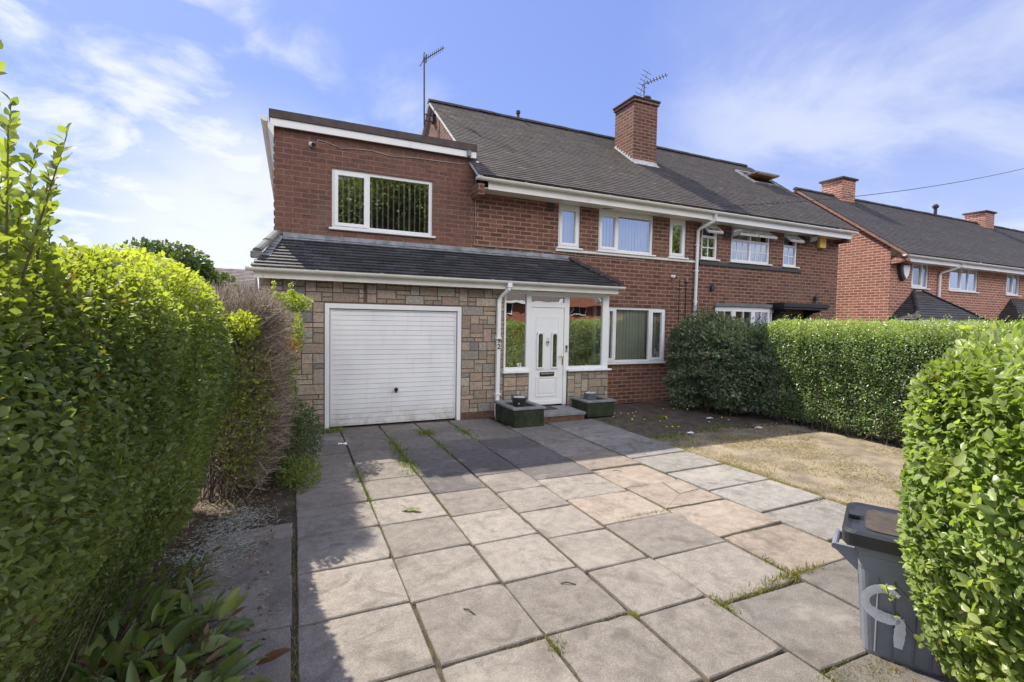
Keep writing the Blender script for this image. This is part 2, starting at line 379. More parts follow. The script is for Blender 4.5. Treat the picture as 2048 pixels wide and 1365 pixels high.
def rbox(rng, N, lo, hi, r, weights, depth, amp, lsc=2.2, seed=1):
    """points just under the lumpy surface of a rounded box; weights: -x +x -y +y -z +z"""
    lo, hi = np.array(lo, float), np.array(hi, float); wts = np.array(weights, float); wts /= wts.sum()
    fc = rng.choice(6, N, p=wts); p = rng.uniform(lo, hi, (N, 3))
    ax = fc // 2; p[np.arange(N), ax] = np.where(fc % 2 == 0, lo[ax], hi[ax])
    q = np.clip(p, lo + r, hi - r); dv = unit(p - q); p = q + dv * r
    dep = rng.exponential(depth, N); lim_ = (hi - lo).min() * .45; dep = np.where(dep > lim_, dep % lim_, dep)
    p = p + dv * (lump(p, lsc, seed) * amp - dep)[:, None]
    return p, dv, dep
def hedge_leaves(rng, N, lo, hi, r, weights, depth, amp, size, tpl, young=None, brown=.02, lsc=2.2, seed=1, up=.5, out=.7, dmin=0.):
    p, n, dep = rbox(rng, N, lo, hi, r, weights, depth, amp, lsc, seed)
    p = p - n * dmin
    al = n * out + rng.normal(size=(N, 3)) * .75 + np.array([0, 0, .25]); nr = n * .5 + rng.normal(size=(N, 3)) * .6 + np.array([0, 0, up])
    nr = nr + np.array(SUN)[None] * .55
    s = rng.uniform(size[0], size[1], N) * np.where(rng.random(N) < .12, 1.25, 1)
    t3 = np.zeros((N, 3)); t3[:, 0] = np.clip(.45 + .45 * lump(p, 4.5, seed + 9) + rng.normal(0, .30, N), 0, 1)
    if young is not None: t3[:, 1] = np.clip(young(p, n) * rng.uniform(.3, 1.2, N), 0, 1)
    t3[:, 2] = np.where(rng.random(N) < brown, rng.uniform(.4, 1, N), 0)
    return leaves(tpl, p, al, nr, s, t3, rng.uniform(.8, 1.2, N))
def sticks(rng, a, b, r0, r1, tint):
    """N thin three-sided twigs from a to b"""
    N = len(a); d = unit(b - a); u = unit(np.cross(d, rng.normal(size=(N, 3)))); v = np.cross(d, u)
    ang = np.array([0, 2.094, 4.189]); ring = np.cos(ang)[None, :, None] * u[:, None] + np.sin(ang)[None, :, None] * v[:, None]
    r0 = np.asarray(r0).reshape(-1, 1, 1); r1 = np.asarray(r1).reshape(-1, 1, 1)
    V = np.concatenate([a[:, None] + ring * r0, b[:, None] + ring * r1], 1)
    f = np.array([(0, 1, 4), (0, 4, 3), (1, 2, 5), (1, 5, 4), (2, 0, 3), (2, 3, 5)])
    return V.reshape(-1, 3), (f[None] + (np.arange(N) * 6)[:, None, None]).reshape(-1, 3), np.repeat(tint, 6, 0)
def bark_tint(rng, N, c=(.13, .095, .07), v=.35):
    return np.array(c)[None] * rng.uniform(1 - v, 1 + v, (N, 1))

DP, DF, DQ = 8.005, 8.517, 7.755       # garage/porch front, main facade, lean-to gutter

# ------------------------------------------------------------------ wall with openings (front faces -Y)
def wall(mb, x0, x1, z0, z1, y, holes=(), reveal=.10, thick=.25):
    xs = sorted({x0, x1, *[v for h in holes for v in h[:2]]}); zs = sorted({z0, z1, *[v for h in holes for v in h[2:4]]})
    xs = [v for v in xs if x0 <= v <= x1]; zs = [v for v in zs if z0 <= v <= z1]
    def inside(cx, cz): return any(h[0] < cx < h[1] and h[2] < cz < h[3] for h in holes)
    for a, b in zip(xs, xs[1:]):
        for c, d in zip(zs, zs[1:]):
            if inside((a + b) / 2, (c + d) / 2): continue
            mb.face([(a, y, c), (b, y, c), (b, y, d), (a, y, d)]); mb.face([(a, y + thick, c), (a, y + thick, d), (b, y + thick, d), (b, y + thick, c)])
    for h in holes:
        a, b, c, d = h[:4]; c = max(c, z0); d = min(d, z1); Y = y + thick
        mb.face([(a, y, c), (a, y, d), (a, Y, d), (a, Y, c)]); mb.face([(b, y, c), (b, Y, c), (b, Y, d), (b, y, d)])
        mb.face([(a, y, c), (a, Y, c), (b, Y, c), (b, y, c)]); mb.face([(a, y, d), (b, y, d), (b, Y, d), (a, Y, d)])
    return mb

def blind_slats(x0, x1, z0, z1, y, step=.085, ang=28, w=.085):
    b = MB(); n = int((x1 - x0) / step)
    for i in range(n + 1):
        x = x0 + (i + .5) * (x1 - x0) / (n + 1); a = R(ang + random.uniform(-6, 6))
        dx, dy = math.cos(a) * w / 2, math.sin(a) * w / 2
        b.face([(x - dx, y + dy, z0), (x + dx, y - dy, z0), (x + dx, y - dy, z1), (x - dx, y + dy, z1)])
    return b
def curtain(x0, x1, z0, z1, y, amp=.035, per=.11):
    b = MB(); n = int((x1 - x0) / per * 6)
    pts = [(x0 + i * (x1 - x0) / n, y + amp * math.sin(i * 2 * math.pi / 6 + .8 * math.sin(i * .37))) for i in range(n + 1)]
    for (a, c), (e, g) in zip(pts, pts[1:]): b.face([(a, c, z0), (e, g, z0), (e, g, z1), (a, c, z1)])
    return b
def window(parent, x0, x1, z0, z1, y, lights, fw=.055, mull=.05, glass=None, blind='slats', bmat=None, sill=True, bars=None, inset=.03, head=0., sillx=.05, label=None, step=.085, ang=28, backing=True):
    """lights: list of (x0,x1,opening) ; frame front at y+inset"""
    f = MB(); Y = y + inset; D = .07
    zt = z1 - head
    if head: f.box(x0, x1, Y + .004, Y + D, zt, z1)
    f.box(x0, x0 + fw, Y, Y + D, z0, zt); f.box(x1 - fw, x1, Y, Y + D, z0, zt)
    f.box(x0 + fw, x1 - fw, Y, Y + D, z0, z0 + fw); f.box(x0 + fw, x1 - fw, Y, Y + D, zt - fw, zt)
    cuts = [l[0] for l in lights[1:]]
    for c in cuts: f.box(c - mull / 2, c + mull / 2, Y, Y + D, z0 + fw, zt - fw)
    panes = MB()
    for (a, b, op) in lights:
        a2 = a + (fw if a <= x0 + .001 else mull / 2); b2 = b - (fw if b >= x1 - .001 else mull / 2); c2, d2 = z0 + fw, zt - fw
        if op:
            s = .042; o = .012
            f.box(a2 - .012, a2 + s, Y - o, Y + .05, c2 - .012, d2 + .012); f.box(b2 - s, b2 + .012, Y - o, Y + .05, c2 - .012, d2 + .012)
            f.box(a2 + s, b2 - s, Y - o, Y + .05, c2 - .012, c2 + s); f.box(a2 + s, b2 - s, Y - o, Y + .05, d2 - s, d2 + .012)
            a2 += s; b2 -= s; c2 += s; d2 -= s
        panes.face([(a2, Y + .028, c2), (b2, Y + .028, c2), (b2, Y + .028, d2), (a2, Y + .028, d2)])
        if bars:
            nx, nz = bars
            for i in range(1, nx): xx = a2 + (b2 - a2) * i / nx; f.box(xx - .009, xx + .009, Y + .018, Y + .034, c2, d2)
            for i in range(1, nz): zz = c2 + (d2 - c2) * i / nz; f.box(a2, b2, Y + .019, Y + .033, zz - .009, zz + .009)
    fo = f.build('window', PVC, parent, label=label)
    panes.build('pane', glass or GLASS, fo)
    if sill: MB().bbox(x0 - sillx, x1 + sillx, y - .055, Y + .01, z0 - .035, z0 - .001, .005).build('sill', PVC, fo)
    if blind == 'slats': blind_slats(x0 + .05, x1 - .05, z0 + .04, zt - .05, Y + .125, step, ang).build('blind', bmat or BLIND, fo)
    elif blind == 'curtain': curtain(x0 + .04, x1 - .04, z0 + .03, zt - .03, Y + .17).build('curtain', bmat or CURTAIN, fo)
    if backing:
        k = MB(); yb = y + .75
        k.face([(x0 - .15, yb, z0 - .3), (x1 + .15, yb, z0 - .3), (x1 + .15, yb, z1 + .1), (x0 - .15, yb, z1 + .1)]); k.build('room', ROOM, fo)
    return fo

def tiles(mb, P0, eu, es, en, L, H, gauge, tw, base, var=.18, lim=None, seed=1, thick=.016, jit=.0025):
    """tile courses on a slope: P0 eave-left corner, eu along the eave, es up the slope, en outwards"""
    rg = random.Random(seed); P0, eu, es, en = map(Vector, (P0, eu, es, en))
    nc = int(math.ceil(H / gauge))
    for i in range(nc):
        s0 = i * gauge; s1 = min(s0 + gauge * 1.06, H)
        a0, a1 = lim(s0 + gauge * .5) if lim else (0, L)
        k = -(tw * .5 if i % 2 else 0); row = rg.uniform(.9, 1.1)
        while k < a1:
            x0, x1 = max(k, a0) + .0015, min(k + tw, a1) - .0015; k += tw
            if x1 - x0 < .02: continue
            v = row * rg.uniform(1 - var, 1 + var) * (1.5 if rg.random() < .02 else 1); mb.tint = (base[0] * v, base[1] * v * rg.uniform(.97, 1.02), base[2] * v * rg.uniform(.95, 1.05))
            h0, h1 = thick * 1.75 + rg.uniform(-jit, jit), thick * .45
            da, db = rg.uniform(-.003, .003), rg.uniform(-.003, .003)
            A = [P0 + eu * x0 + es * (s0 + da) + en * h0, P0 + eu * x1 + es * (s0 + db) + en * (h0 + rg.uniform(-jit, jit)), P0 + eu * x1 + es * s1 + en * h1, P0 + eu * x0 + es * s1 + en * h1]
            B = [P0 + eu * x0 + es * s0, P0 + eu * x1 + es * s0]
            mb.face(A); mb.face([B[0], B[1], A[1], A[0]]); mb.face([B[0], A[0], A[3]]); mb.face([B[1], A[2], A[1]])
    mb.tint = None
    return mb
def gutter(mb, x0, x1, y, z, r=.055):
    """half-round gutter along X, open top, rim at z; y = centre"""
    pr = [(y + r * math.cos(a), z + r * math.sin(a)) for a in [math.pi + i * math.pi / 8 for i in range(9)]]
    inn = [(y + (r - .006) * math.cos(a), z + (r - .006) * math.sin(a)) for a in [2 * math.pi - i * math.pi / 8 for i in range(9)]]
    mb.prism(pr + inn, 'x', x0, x1)
    for x in (x0, x1): mb.prism([(y + (r + .001) * math.cos(a), z + .001 + (r + .001) * math.sin(a)) for a in [math.pi + i * math.pi / 8 for i in range(9)]], 'x', x - .004, x + .004)
    n = max(2, int((x1 - x0) / .9))
    for i in range(1, n):
        x = x0 + (x1 - x0) * i / n; mb.prism([(y + (r + .007) * math.cos(a), z + .006 + (r + .007) * math.sin(a)) for a in [math.pi + k * math.pi / 8 for k in range(9)]], 'x', x - .022, x + .022)
    return mb

# ================================================================== SETTING
props(MB().mesh([(-120, -120, -.06), (160, -120, -.06), (160, 200, -.06), (-120, 200, -.06)], [(0, 1, 2, 3)]).build('ground', SOIL), kind='structure')
props(MB().mesh([(-120, -9.5, -.05), (160, -9.5, -.05), (160, -3.2, -.05), (-120, -3.2, -.05)], [(0, 1, 2, 3)]).build('road', ASPH), kind='structure')
def grid_sheet(name, x0, x1, y0, y1, z, step, amp, m, seed, shape=None):
    nx, ny = int((x1 - x0) / step) + 1, int((y1 - y0) / step) + 1
    X, Y = np.meshgrid(np.linspace(x0, x1, nx), np.linspace(y0, y1, ny)); p = np.stack([X.ravel(), Y.ravel(), np.zeros(nx * ny)], 1)
    zz = z + amp * lump(p, 3., seed) + amp * .5 * lump(p, 11., seed + 1); p[:, 2] = zz
    if shape is not None: p[:, 2] += shape(p)
    i = np.arange(nx * ny).reshape(ny, nx); f = np.stack([i[:-1, :-1], i[:-1, 1:], i[1:, 1:], i[1:, :-1]], -1).reshape(-1, 4)
    return props(npmesh(name, p, f, np.ones((len(p), 3)), m, None, True), kind='structure')
grid_sheet('soil_strip', -2.6, .12, .2, 8.0, -.018, .06, .012, SOIL, 3)
grid_sheet('lawn', 4.93, 9.6, .6, 5.75, -.008, .06, .014, LAWN, 5)
grid_sheet('garden_soil', 4.93, 9.6, 5.75, 8.51, -.012, .07, .012, SOIL, 8)
props(MB().mesh([(-.62, -.5, -.022), (4.94, -.5, -.022), (4.94, 8.5, -.022), (-.62, 8.5, -.022)], [(0, 1, 2, 3)]).build('driveway_base', JOINT), kind='structure')

# paving: real slabs with chamfered edges, uneven heights
pv = MB(); rg = random.Random(11)
cols = [(-.60, -.005, 2.34, .6, -.6, 4.35), (.02, .662, 2.31, .6, -.6, 7.9), (.672, 1.27, 2.29, .602, -.6, 7.9), (1.285, 1.855, 2.29, .588, -.6, 7.9), (1.87, 2.425, 1.685, .555, -.6, 7.9),
        (2.44, 3.19, 2.13, .63, -.6, 7.9), (3.205, 3.945, 2.20, .635, -.6, 7.2), (3.975, 4.90, 2.44, .63, -.6, 7.2)]
for ci, (xa, xb, yb, st, ylo, yhi) in enumerate(cols):
    y = yb - st * 5
    while y < yhi:
        ya, y2 = y + rg.uniform(.004, .014), min(y + st - rg.uniform(.002, .009), yhi + .08); y += st
        if ya < ylo or y2 - ya < .12: continue
        cy = (ya + y2) / 2
        v = rg.uniform(.80, 1.14); c = [.262 * v, .235 * v, .210 * v]
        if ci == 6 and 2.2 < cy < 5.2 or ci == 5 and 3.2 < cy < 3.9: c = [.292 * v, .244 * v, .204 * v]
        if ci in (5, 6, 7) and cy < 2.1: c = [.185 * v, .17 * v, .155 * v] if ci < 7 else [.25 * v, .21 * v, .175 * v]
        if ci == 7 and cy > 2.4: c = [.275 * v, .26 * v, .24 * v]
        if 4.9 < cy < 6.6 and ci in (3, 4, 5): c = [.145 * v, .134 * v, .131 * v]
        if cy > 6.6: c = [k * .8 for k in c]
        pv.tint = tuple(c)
        h = [rg.uniform(-.004, .004) for _ in range(4)]
        if ci == 7 and cy > 2.4: h = [.004, .016, .006, -.004]
        if ci == 6 and 2.8 < cy < 3.5: h = [0, .022, 0, 0]
        if ci == 6 and cy > 4.3 and cy < 5: h = [-.01] * 4
        if ci == 6 and abs(cy - 3.76) < .3:
            cx0, cy0 = 3.62, ya + (y2 - ya) * .42; ring_ = [(3.21, ya), (3.50, ya), (3.94, ya), (3.94, ya + .30), (3.94, y2), (3.70, y2), (3.21, y2), (3.21, ya + .33)]
            for A, B in ((0, 1), (1, 3), (3, 5), (5, 7), (7, 8)):
                P_ = [(cx0, cy0)] + [ring_[k % 8] for k in range(A, B + 1)]; gx, gy = sum(p[0] for p in P_) / len(P_), sum(p[1] for p in P_) / len(P_)
                P_ = [(p[0] + (gx - p[0]) * .03, p[1] + (gy - p[1]) * .03) for p in P_]; zz = rg.uniform(-.006, .006); n_ = len(P_)
                pv.mesh([(p[0], p[1], .004 + zz) for p in P_] + [(p[0], p[1], -.05) for p in P_], [tuple(range(n_))] + [(n_ + i, n_ + (i + 1) % n_, (i + 1) % n_, i) for i in range(n_)])
            continue
        dx = rg.uniform(-.008, .008); xa2, xb2 = xa + dx + .002, xb + dx - .002
        sk = rg.uniform(-.012, .012); b = .006; n = 7
        def lerp2(u, v_): return xa2 + (xb2 - xa2) * u, ya + sk * u + (y2 - ya) * v_, (h[0] * (1 - u) + h[1] * u) * (1 - v_) + (h[3] * (1 - u) + h[2] * u) * v_
        uv_ = [(i / n, 0) for i in range(n)] + [(1, i / n) for i in range(n)] + [(1 - i / n, 1) for i in range(n)] + [(0, 1 - i / n) for i in range(n)]
        chip = [rg.uniform(0, .003) + (rg.uniform(.004, .014) if rg.random() < .06 else 0) for _ in uv_]
        for k in (0, n, 2 * n, 3 * n): chip[k] += rg.uniform(.002, .016) if rg.random() < .45 else .002
        top, mid, bot = [], [], []
        for (u, v_), e in zip(uv_, chip):
            x_, y_, z_ = lerp2(u, v_); nx = -1 if u == 1 else 1 if u == 0 else 0; ny = -1 if v_ == 1 else 1 if v_ == 0 else 0
            top.append((x_ + nx * (b + e), y_ + ny * (b + e), .004 + z_)); mid.append((x_ + nx * e * .7, y_ + ny * e * .7, -.002 + z_)); bot.append((x_ + nx * e * .5, y_ + ny * e * .5, -.05))
        m4 = len(top)
        pv.mesh(top + mid + bot, [tuple(range(m4))] + [(m4 + i, m4 + (i + 1) % m4, (i + 1) % m4, i) for i in range(m4)] + [(2 * m4 + i, 2 * m4 + (i + 1) % m4, m4 + (i + 1) % m4, m4 + i) for i in range(m4)])
pv.tint = None
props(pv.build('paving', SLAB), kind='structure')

# ================================================================== MAIN HOUSE
H1 = thing('brick_house', (3.5, 8.5, 0), 'red brick semi with flat roofed side extension, white garage door and porch with number 92', 'house', 'brick houses along the street')
W = MB()
wall(W, 3.06, 8.5, 0, 4.2, DF, [(4.84, 5.35, 3.245, 4.2), (5.80, 7.24, 3.245, 4.2), (7.70, 8.19, 3.245, 4.2), (6.05, 7.67, .885, 2.085)])
# gable end above the extension, rear and party walls
ridgeY, ridgeZ, eaveY, eaveZ = 11.5, 6.90, 8.03, 4.29
W.face([(3.03, DF, 4.2), (3.03, 14.5, 4.2), (3.03, 14.5, 4.62), (3.03, ridgeY, 6.83), (3.03, DF, 4.62)])
W.face([(3.06, 14.5, 0), (3.06, 14.5, 4.3), (8.5, 14.5, 4.3), (8.5, 14.5, 0)])
W.box(2.98, 3.10, 8.12, DF + .02, 3.98, 4.17)   # corbel under the eaves end
W.build('wall', BR_MAIN, H1)
E = MB()
wall(E, -.26, 3.058, 2.35, 4.70, DF - .002, [(.585, 2.265, 3.225, 4.195)])
E.face([(-.26, DF, 0), (-.26, DF, 4.72), (-.26, 14.4, 4.72), (-.26, 14.4, 0)]); E.face([(-.26, 14.4, 0), (-.26, 14.4, 4.72), (3.06, 14.4, 4.72), (3.06, 14.4, 0)])
# toothed brick corner
for i in range(14):
    z = 2.98 + i * .124
    if i % 1 == 0: E.box(-.272, -.262, DF - .006, DF + .11, z, z + .062)
E.build('extension_wall', BR_EXT, H1)
er = MB().box(-.33, 3.05, 8.40, 14.5, 4.805, 4.925).box(-.26, 3.0, 8.6, 14.4, 4.70, 4.805)
er.build('flat_roof', FELT, H1)
MB().box(-.315, 3.045, 8.425, 8.46, 4.687, 4.80).build('fascia', PVC, H1)
g = MB()
g.prism([(-.45, 4.80), (-.44, 4.75), (-.40, 4.72), (-.345, 4.72), (-.345, 4.80)], 'y', 8.38, 14.4); g.prism([(-.345, 4.74), (-.345, 4.66), (-.263, 4.52), (-.263, 4.70)], 'y', 8.42, 14.4)
g.build('side_gutter', CREAM, H1)
window(H1, .585, 2.265, 3.225, 4.195, DF, [(.585, 1.165, True), (1.165, 2.265, False)], glass=glassmat('extension_glass', .30), ang=122, step=.095, bmat=BLIND_P)
window(H1, 4.84, 5.35, 3.245, 4.19, DF, [(4.84, 5.35, True)], glass=GLASS_UP, head=.11, ang=-8, bmat=BLIND_P)
window(H1, 5.80, 7.24, 3.245, 4.19, DF, [(5.80, 6.30, True), (6.30, 7.24, False)], glass=GLASS_UP, head=.13, ang=-8, bmat=BLIND_P)
window(H1, 7.70, 8.19, 3.245, 4.19, DF, [(7.70, 8.19, True)], glass=GLASS_UP, head=.12, blind=None)
window(H1, 6.05, 7.67, .885, 2.085, DF, [(6.05, 6.30, True), (6.30, 7.24, False), (7.24, 7.67, True)], bmat=BLIND_G, ang=-6)
MB().bbox(4.78, 8.46, DF - .03, DF + .05, 3.155, 3.205, .004).build('sill_band', FLAKE, H1)
# roof slope shared line: eave (8.03, 4.29) to ridge (11.5, 6.90)
es = Vector((0, ridgeY - eaveY, ridgeZ - eaveZ)); RL = es.length; es.normalize(); en = Vector((0, -es.z, es.y))
rt = tiles(MB(), (2.94, eaveY - .02, eaveZ), (1, 0, 0), es, en, 5.56, RL, .1, .165, (.088, .076, .069), seed=3, var=.16, jit=.0012, thick=.0075)
rt.face([(2.94, eaveY, eaveZ - .01), (8.5, eaveY, eaveZ - .01), (8.5, ridgeY, ridgeZ - .01), (2.94, ridgeY, ridgeZ - .01)])
rt.face([(2.94, ridgeY, ridgeZ - .01), (8.5, ridgeY, ridgeZ - .01), (8.5, 14.95, eaveZ), (2.94, 14.95, eaveZ)])
ROOF1 = rt.build('roof', TILE, H1)
def ridge(x0, x1, y, z, parent, r=.085):
    b = MB(); x = x0; rg = random.Random(int(x0 * 10))
    while x < x1 - .05:
        e = min(x + .42, x1); rr = r + rg.uniform(-.004, .006); dz = rg.uniform(-.006, .006)
        b.prism([(y + rr * 1.15 * math.cos(a), z + dz - .02 + rr * math.sin(a)) for a in [i * math.pi / 8 for i in range(9)]], 'x', x + .003, e - .003); x = e
    return b.build('ridge_tiles', RIDGE, parent)
ridge(2.93, 8.5, ridgeY, ridgeZ + .005, H1)
vg = MB().prism([(eaveY, eaveZ - .06), (eaveY, eaveZ), (ridgeY, ridgeZ), (ridgeY, ridgeZ - .06)], 'x', 2.945, 3.03)
vg.prism([(ridgeY, ridgeZ - .06), (ridgeY, ridgeZ), (14.95, eaveZ), (14.95, eaveZ - .06)], 'x', 2.945, 3.03)
vg.build('verge', LEADW, H1)
# chimney on the party wall
ch = MB(); CX0, CX1, CY0, CY1 = 7.75, 8.49, 9.97, 10.74
ch.box(CX0, CX1, CY0, CY1, 5.3, 7.27).box(CX0 - .035, CX1 + .035, CY0 - .035, CY1 + .035, 7.27, 7.335)
CH = ch.build('chimney', BR_MAIN, H1)
MB().bbox(CX0 - .06, CX1 + .06, CY0 - .06, CY1 + .06, 7.335, 7.39, .012).build('chimney_cap', RIDGE, CH)
MB().lathe((8.30, 10.22, 7.39), [(.13, 0), (.125, .1), (.14, .1), (.14, .16), (.10, .16), (.10, .02)], 20).build('chimney_pot', POT_D, CH, True)
fl = MB(); mzy = es.z / es.y
def rz(y): return eaveZ + (y - eaveY) * mzy
fl.box(CX0 - .012, CX1 + .012, CY0 - .012, CY0 - .002, rz(CY0) - .05, rz(CY0) + .10); fl.mesh([(CX0 - .03, CY0 - .12, rz(CY0 - .12) + .04), (CX1 + .03, CY0 - .12, rz(CY0 - .12) + .04), (CX1 + .03, CY0 - .012, rz(CY0) + .05), (CX0 - .03, CY0 - .012, rz(CY0) + .05)], [(0, 1, 2, 3)])
n = 8
for i in range(n):
    ya, yb2 = CY0 - .01 + i * (CY1 - CY0) / n, CY0 - .01 + (i + 1) * (CY1 - CY0) / n
    fl.box(CX0 - .014, CX0 - .003, ya, yb2, rz(ya) - .02, rz(ya) + .13)
fl.build('flashing', LEADW, CH)
# eaves: gutter, fascia, soffit
MB().box(3.18, 8.50, 8.14, 8.165, 4.085, 4.235).build('eaves_fascia', CREAM, H1)
MB().box(3.10, 8.50, 8.166, DF - .002, 4.10, 4.115).build('soffit', CREAM, H1)
gutter(MB(), 2.94, 8.50, 8.085, 4.262).build('gutter', CREAM, H1)
dp = MB()
dp.tube([(8.62, 8.085, 4.22), (8.62, 8.085, 4.12), (8.60, 8.11, 4.06), (8.49, 8.40, 3.93), (8.475, 8.45, 3.88), (8.475, 8.455, 3.5), (8.455, 8.455, 1.2), (8.455, 8.455, 0.05)], .036, 12)
for z in (3.55, 2.95, 2.25): dp.bbox(8.42, 8.52, 8.43, 8.51, z, z + .025, .004)
DPI = dp.build('downpipe', PVC, H1, True)
b = MB(); rg = random.Random(5)
for k in range(11):
    z = 1.62 + k * .052; b.tube([(8.47 - .043, 8.425, z), (8.47, 8.416 , z + .03), (8.47 + .04, 8.43, z + .012 + rg.uniform(-.02, .03))], .009, 5)
b.build('wrapped_tie', BLACK, DPI)
# ---- garage and porch
G = MB(); G.tint = None
wall(G, -.45, 3.47, 0, 2.36, DP, [(.445, 2.66, -.01, 1.975)], thick=.2)
G.face([(-.45, DP, 0), (-.45, DP, 2.36), (-.45, 14, 2.36), (-.45, 14, 0)])
wall(G, 3.47, 3.985, 0, .80, DP, thick=.2); G.build('garage_wall', MORTAR, H1); G = MB(); wall(G, 4.81, 5.755, 0, .80, DP, thick=.2)
G.face([(5.755, DP, 0), (5.755, DF, 0), (5.755, DF, .80), (5.755, DP, .80)])
G.build('porch_wall', MORTAR, H1)
# random rubble cladding
rg = random.Random(21)
PAL = [(.46, .37, .28), (.48, .39, .29), (.42, .34, .26), (.48, .36, .27), (.45, .33, .27), (.32, .31, .285), (.40, .37, .31), (.50, .44, .34), (.43, .38, .31), (.44, .39, .30)]
def cladding(mb, x0, x1, z0, z1, y, holes, u=.078, side=False):
    nx, nz = max(1, round((x1 - x0) / u)), max(1, round((z1 - z0) / u)); ux, uz = (x1 - x0) / nx, (z1 - z0) / nz
    occ = [[False] * nz for _ in range(nx)]
    for i in range(nx):
        for j in range(nz):
            cx, cz = x0 + (i + .5) * ux, z0 + (j + .5) * uz
            if any(h[0] < cx < h[1] and h[2] < cz < h[3] for h in holes): occ[i][j] = True
    SZ = [(4, 2), (3, 2), (2, 2), (2, 1), (3, 1), (3, 1), (4, 1), (4, 2), (5, 2), (2, 1), (3, 2), (2, 2), (2, 3)]
    for j in range(nz):
        for i in range(nx):
            if occ[i][j]: continue
            for w_, h_ in rg.sample(SZ, 9) + [(2, 1), (1, 1)]:
                if i + w_ > nx or j + h_ > nz: continue
                if all(not occ[a][c] for a in range(i, i + w_) for c in range(j, j + h_)): break
            for a in range(i, i + w_):
                for c in range(j, j + h_): occ[a][c] = True
            g_ = .0055; a0, a1, c0, c1 = x0 + i * ux + g_, x0 + (i + w_) * ux - g_, z0 + j * uz + g_, z0 + (j + h_) * uz - g_
            p = rg.choice(PAL); v = rg.uniform(.62, .90); mb.tint = tuple(k * v for k in p)
            o = rg.uniform(.008, .016); e = .004
            if side: vs = [(y, a0, c0), (y, a1, c0), (y, a1, c1), (y, a0, c1), (y + o, a0 + e, c0 + e), (y + o, a1 - e, c0 + e), (y + o, a1 - e, c1 - e), (y + o, a0 + e, c1 - e)]
            else: vs = [(a0, y, c0), (a1, y, c0), (a1, y, c1), (a0, y, c1), (a0 + e, y - o, c0 + e), (a1 - e, y - o, c0 + e), (a1 - e, y - o, c1 - e), (a0 + e, y - o, c1 - e)]
            mb.mesh(vs, [(4, 5, 6, 7)] + [(k, (k + 1) % 4, 4 + (k + 1) % 4, 4 + k) for k in range(4)])
    mb.tint = None
cl = MB()
cladding(cl, -.45, 1.03, 1.99, 2.36, DP, []); cladding(cl, 1.075, 3.46, 1.99, 2.36, DP, [])
cladding(cl, -.45, .44, .08, 1.985, DP, []); cladding(cl, 2.665, 3.46, .12, 1.985, DP, [])
cladding(cl, 3.475, 3.975, .06, .795, DP, [])
cl.build('stone_cladding', STONE, H1)
cl = MB(); cladding(cl, 4.815, 5.75, .06, .795, DP, []); cladding(cl, DP, DF, .06, .795, 5.755, [], side=True); cl.build('stone_cladding', STONE, H1)
MB().box(2.66, 3.47, DP - .012, DP - .002, 0, .115).build('brick_plinth', STEPB, H1)
# garage frame and up-and-over door
fr = MB().bbox(.448, .518, DP - .02, DP + .07, 0, 1.972, .004).bbox(2.588, 2.657, DP - .02, DP + .07, 0, 1.972, .004).bbox(.518, 2.588, DP - .019, DP + .069, 1.892, 1.971, .004)
fr.build('garage_frame', PVC, H1)
gd = MB(); gx0, gx1, gz0, gz1 = .53, 2.576, .035, 1.882; ns = 23
prof = []
for i in range(ns):
    a, b_ = gz0 + .02 + i * (gz1 - gz0 - .04) / ns, gz0 + .02 + (i + 1) * (gz1 - gz0 - .04) / ns
    prof += [(DP + .034, a), (DP + .034, a + .005), (DP + .024, a + .011), (DP + .029, b_ - .001)]
prof = [(DP + .05, gz0 + .02)] + prof + [(DP + .05, gz1 - .02)]
gd.prism(prof, 'x', gx0 + .026, gx1 - .026)
gd.box(gx0, gx0 + .026, DP + .016, DP + .05, gz0, gz1).box(gx1 - .026, gx1, DP + .016, DP + .05, gz0, gz1).box(gx0 + .026, gx1 - .026, DP + .017, DP + .05, gz0, gz0 + .02).box(gx0 + .026, gx1 - .026, DP + .017, DP + .05, gz1 - .02, gz1)
GD = gd.build('garage_door', GDOOR, H1)
MB().lathe((0, 0, 0), [(.016, 0), (.016, .03), (.03, .032), (.034, .05), (.02, .058)], 14, Matrix.Translation((1.545, DP + .026, .585)) @ Matrix.Rotation(R(90), 4, 'X')).box(1.53, 1.56, DP - .03, DP - .012, .535, .59).build('handle', BLACK, GD, True)
MB().box(gx0 - .02, gx1 + .02, DP + .055, DP + .2, -.01, 1.95).build('garage_void', ROOM, GD)
# porch frames (one plane), glass, door
pf = MB(); Y0, Y1 = DP + .01, DP + .08
def bar(x0, x1, z0, z1, o=0.): pf.box(x0, x1, Y0 - o, Y1, z0, z1)
bar(3.455, 3.51, .83, 2.315); bar(3.925, 4.02, .83, 2.315); bar(3.51, 3.925, 2.235, 2.315); bar(3.51, 3.925, .83, .895)
bar(3.965, 4.02, .15, .829, .001); bar(4.728, 4.835, .83, 2.31); bar(4.728, 4.80, .15, .829, .001); bar(4.02, 4.728, 2.21, 2.30); bar(4.02, 4.728, 2.01, 2.105, .002)
bar(4.835, 5.61, 2.225, 2.31); bar(4.835, 5.61, .83, .89); bar(5.61, 5.75, .83, 2.31)
pf.box(5.69, 5.748, Y1, Y1 + .08, .83, 2.31).box(5.69, 5.748, DF - .07, DF - .002, .83, 2.31).box(5.691, 5.747, Y1 + .08, DF - .07, 2.23, 2.31).box(5.691, 5.747, Y1 + .08, DF - .07, .83, .9)
pf.box(3.47, 5.75, DP + .02, DP + .09, 2.312, 2.37)
PF = pf.build('porch_frame', PVC, H1)
pg = MB(); yg = DP + .045
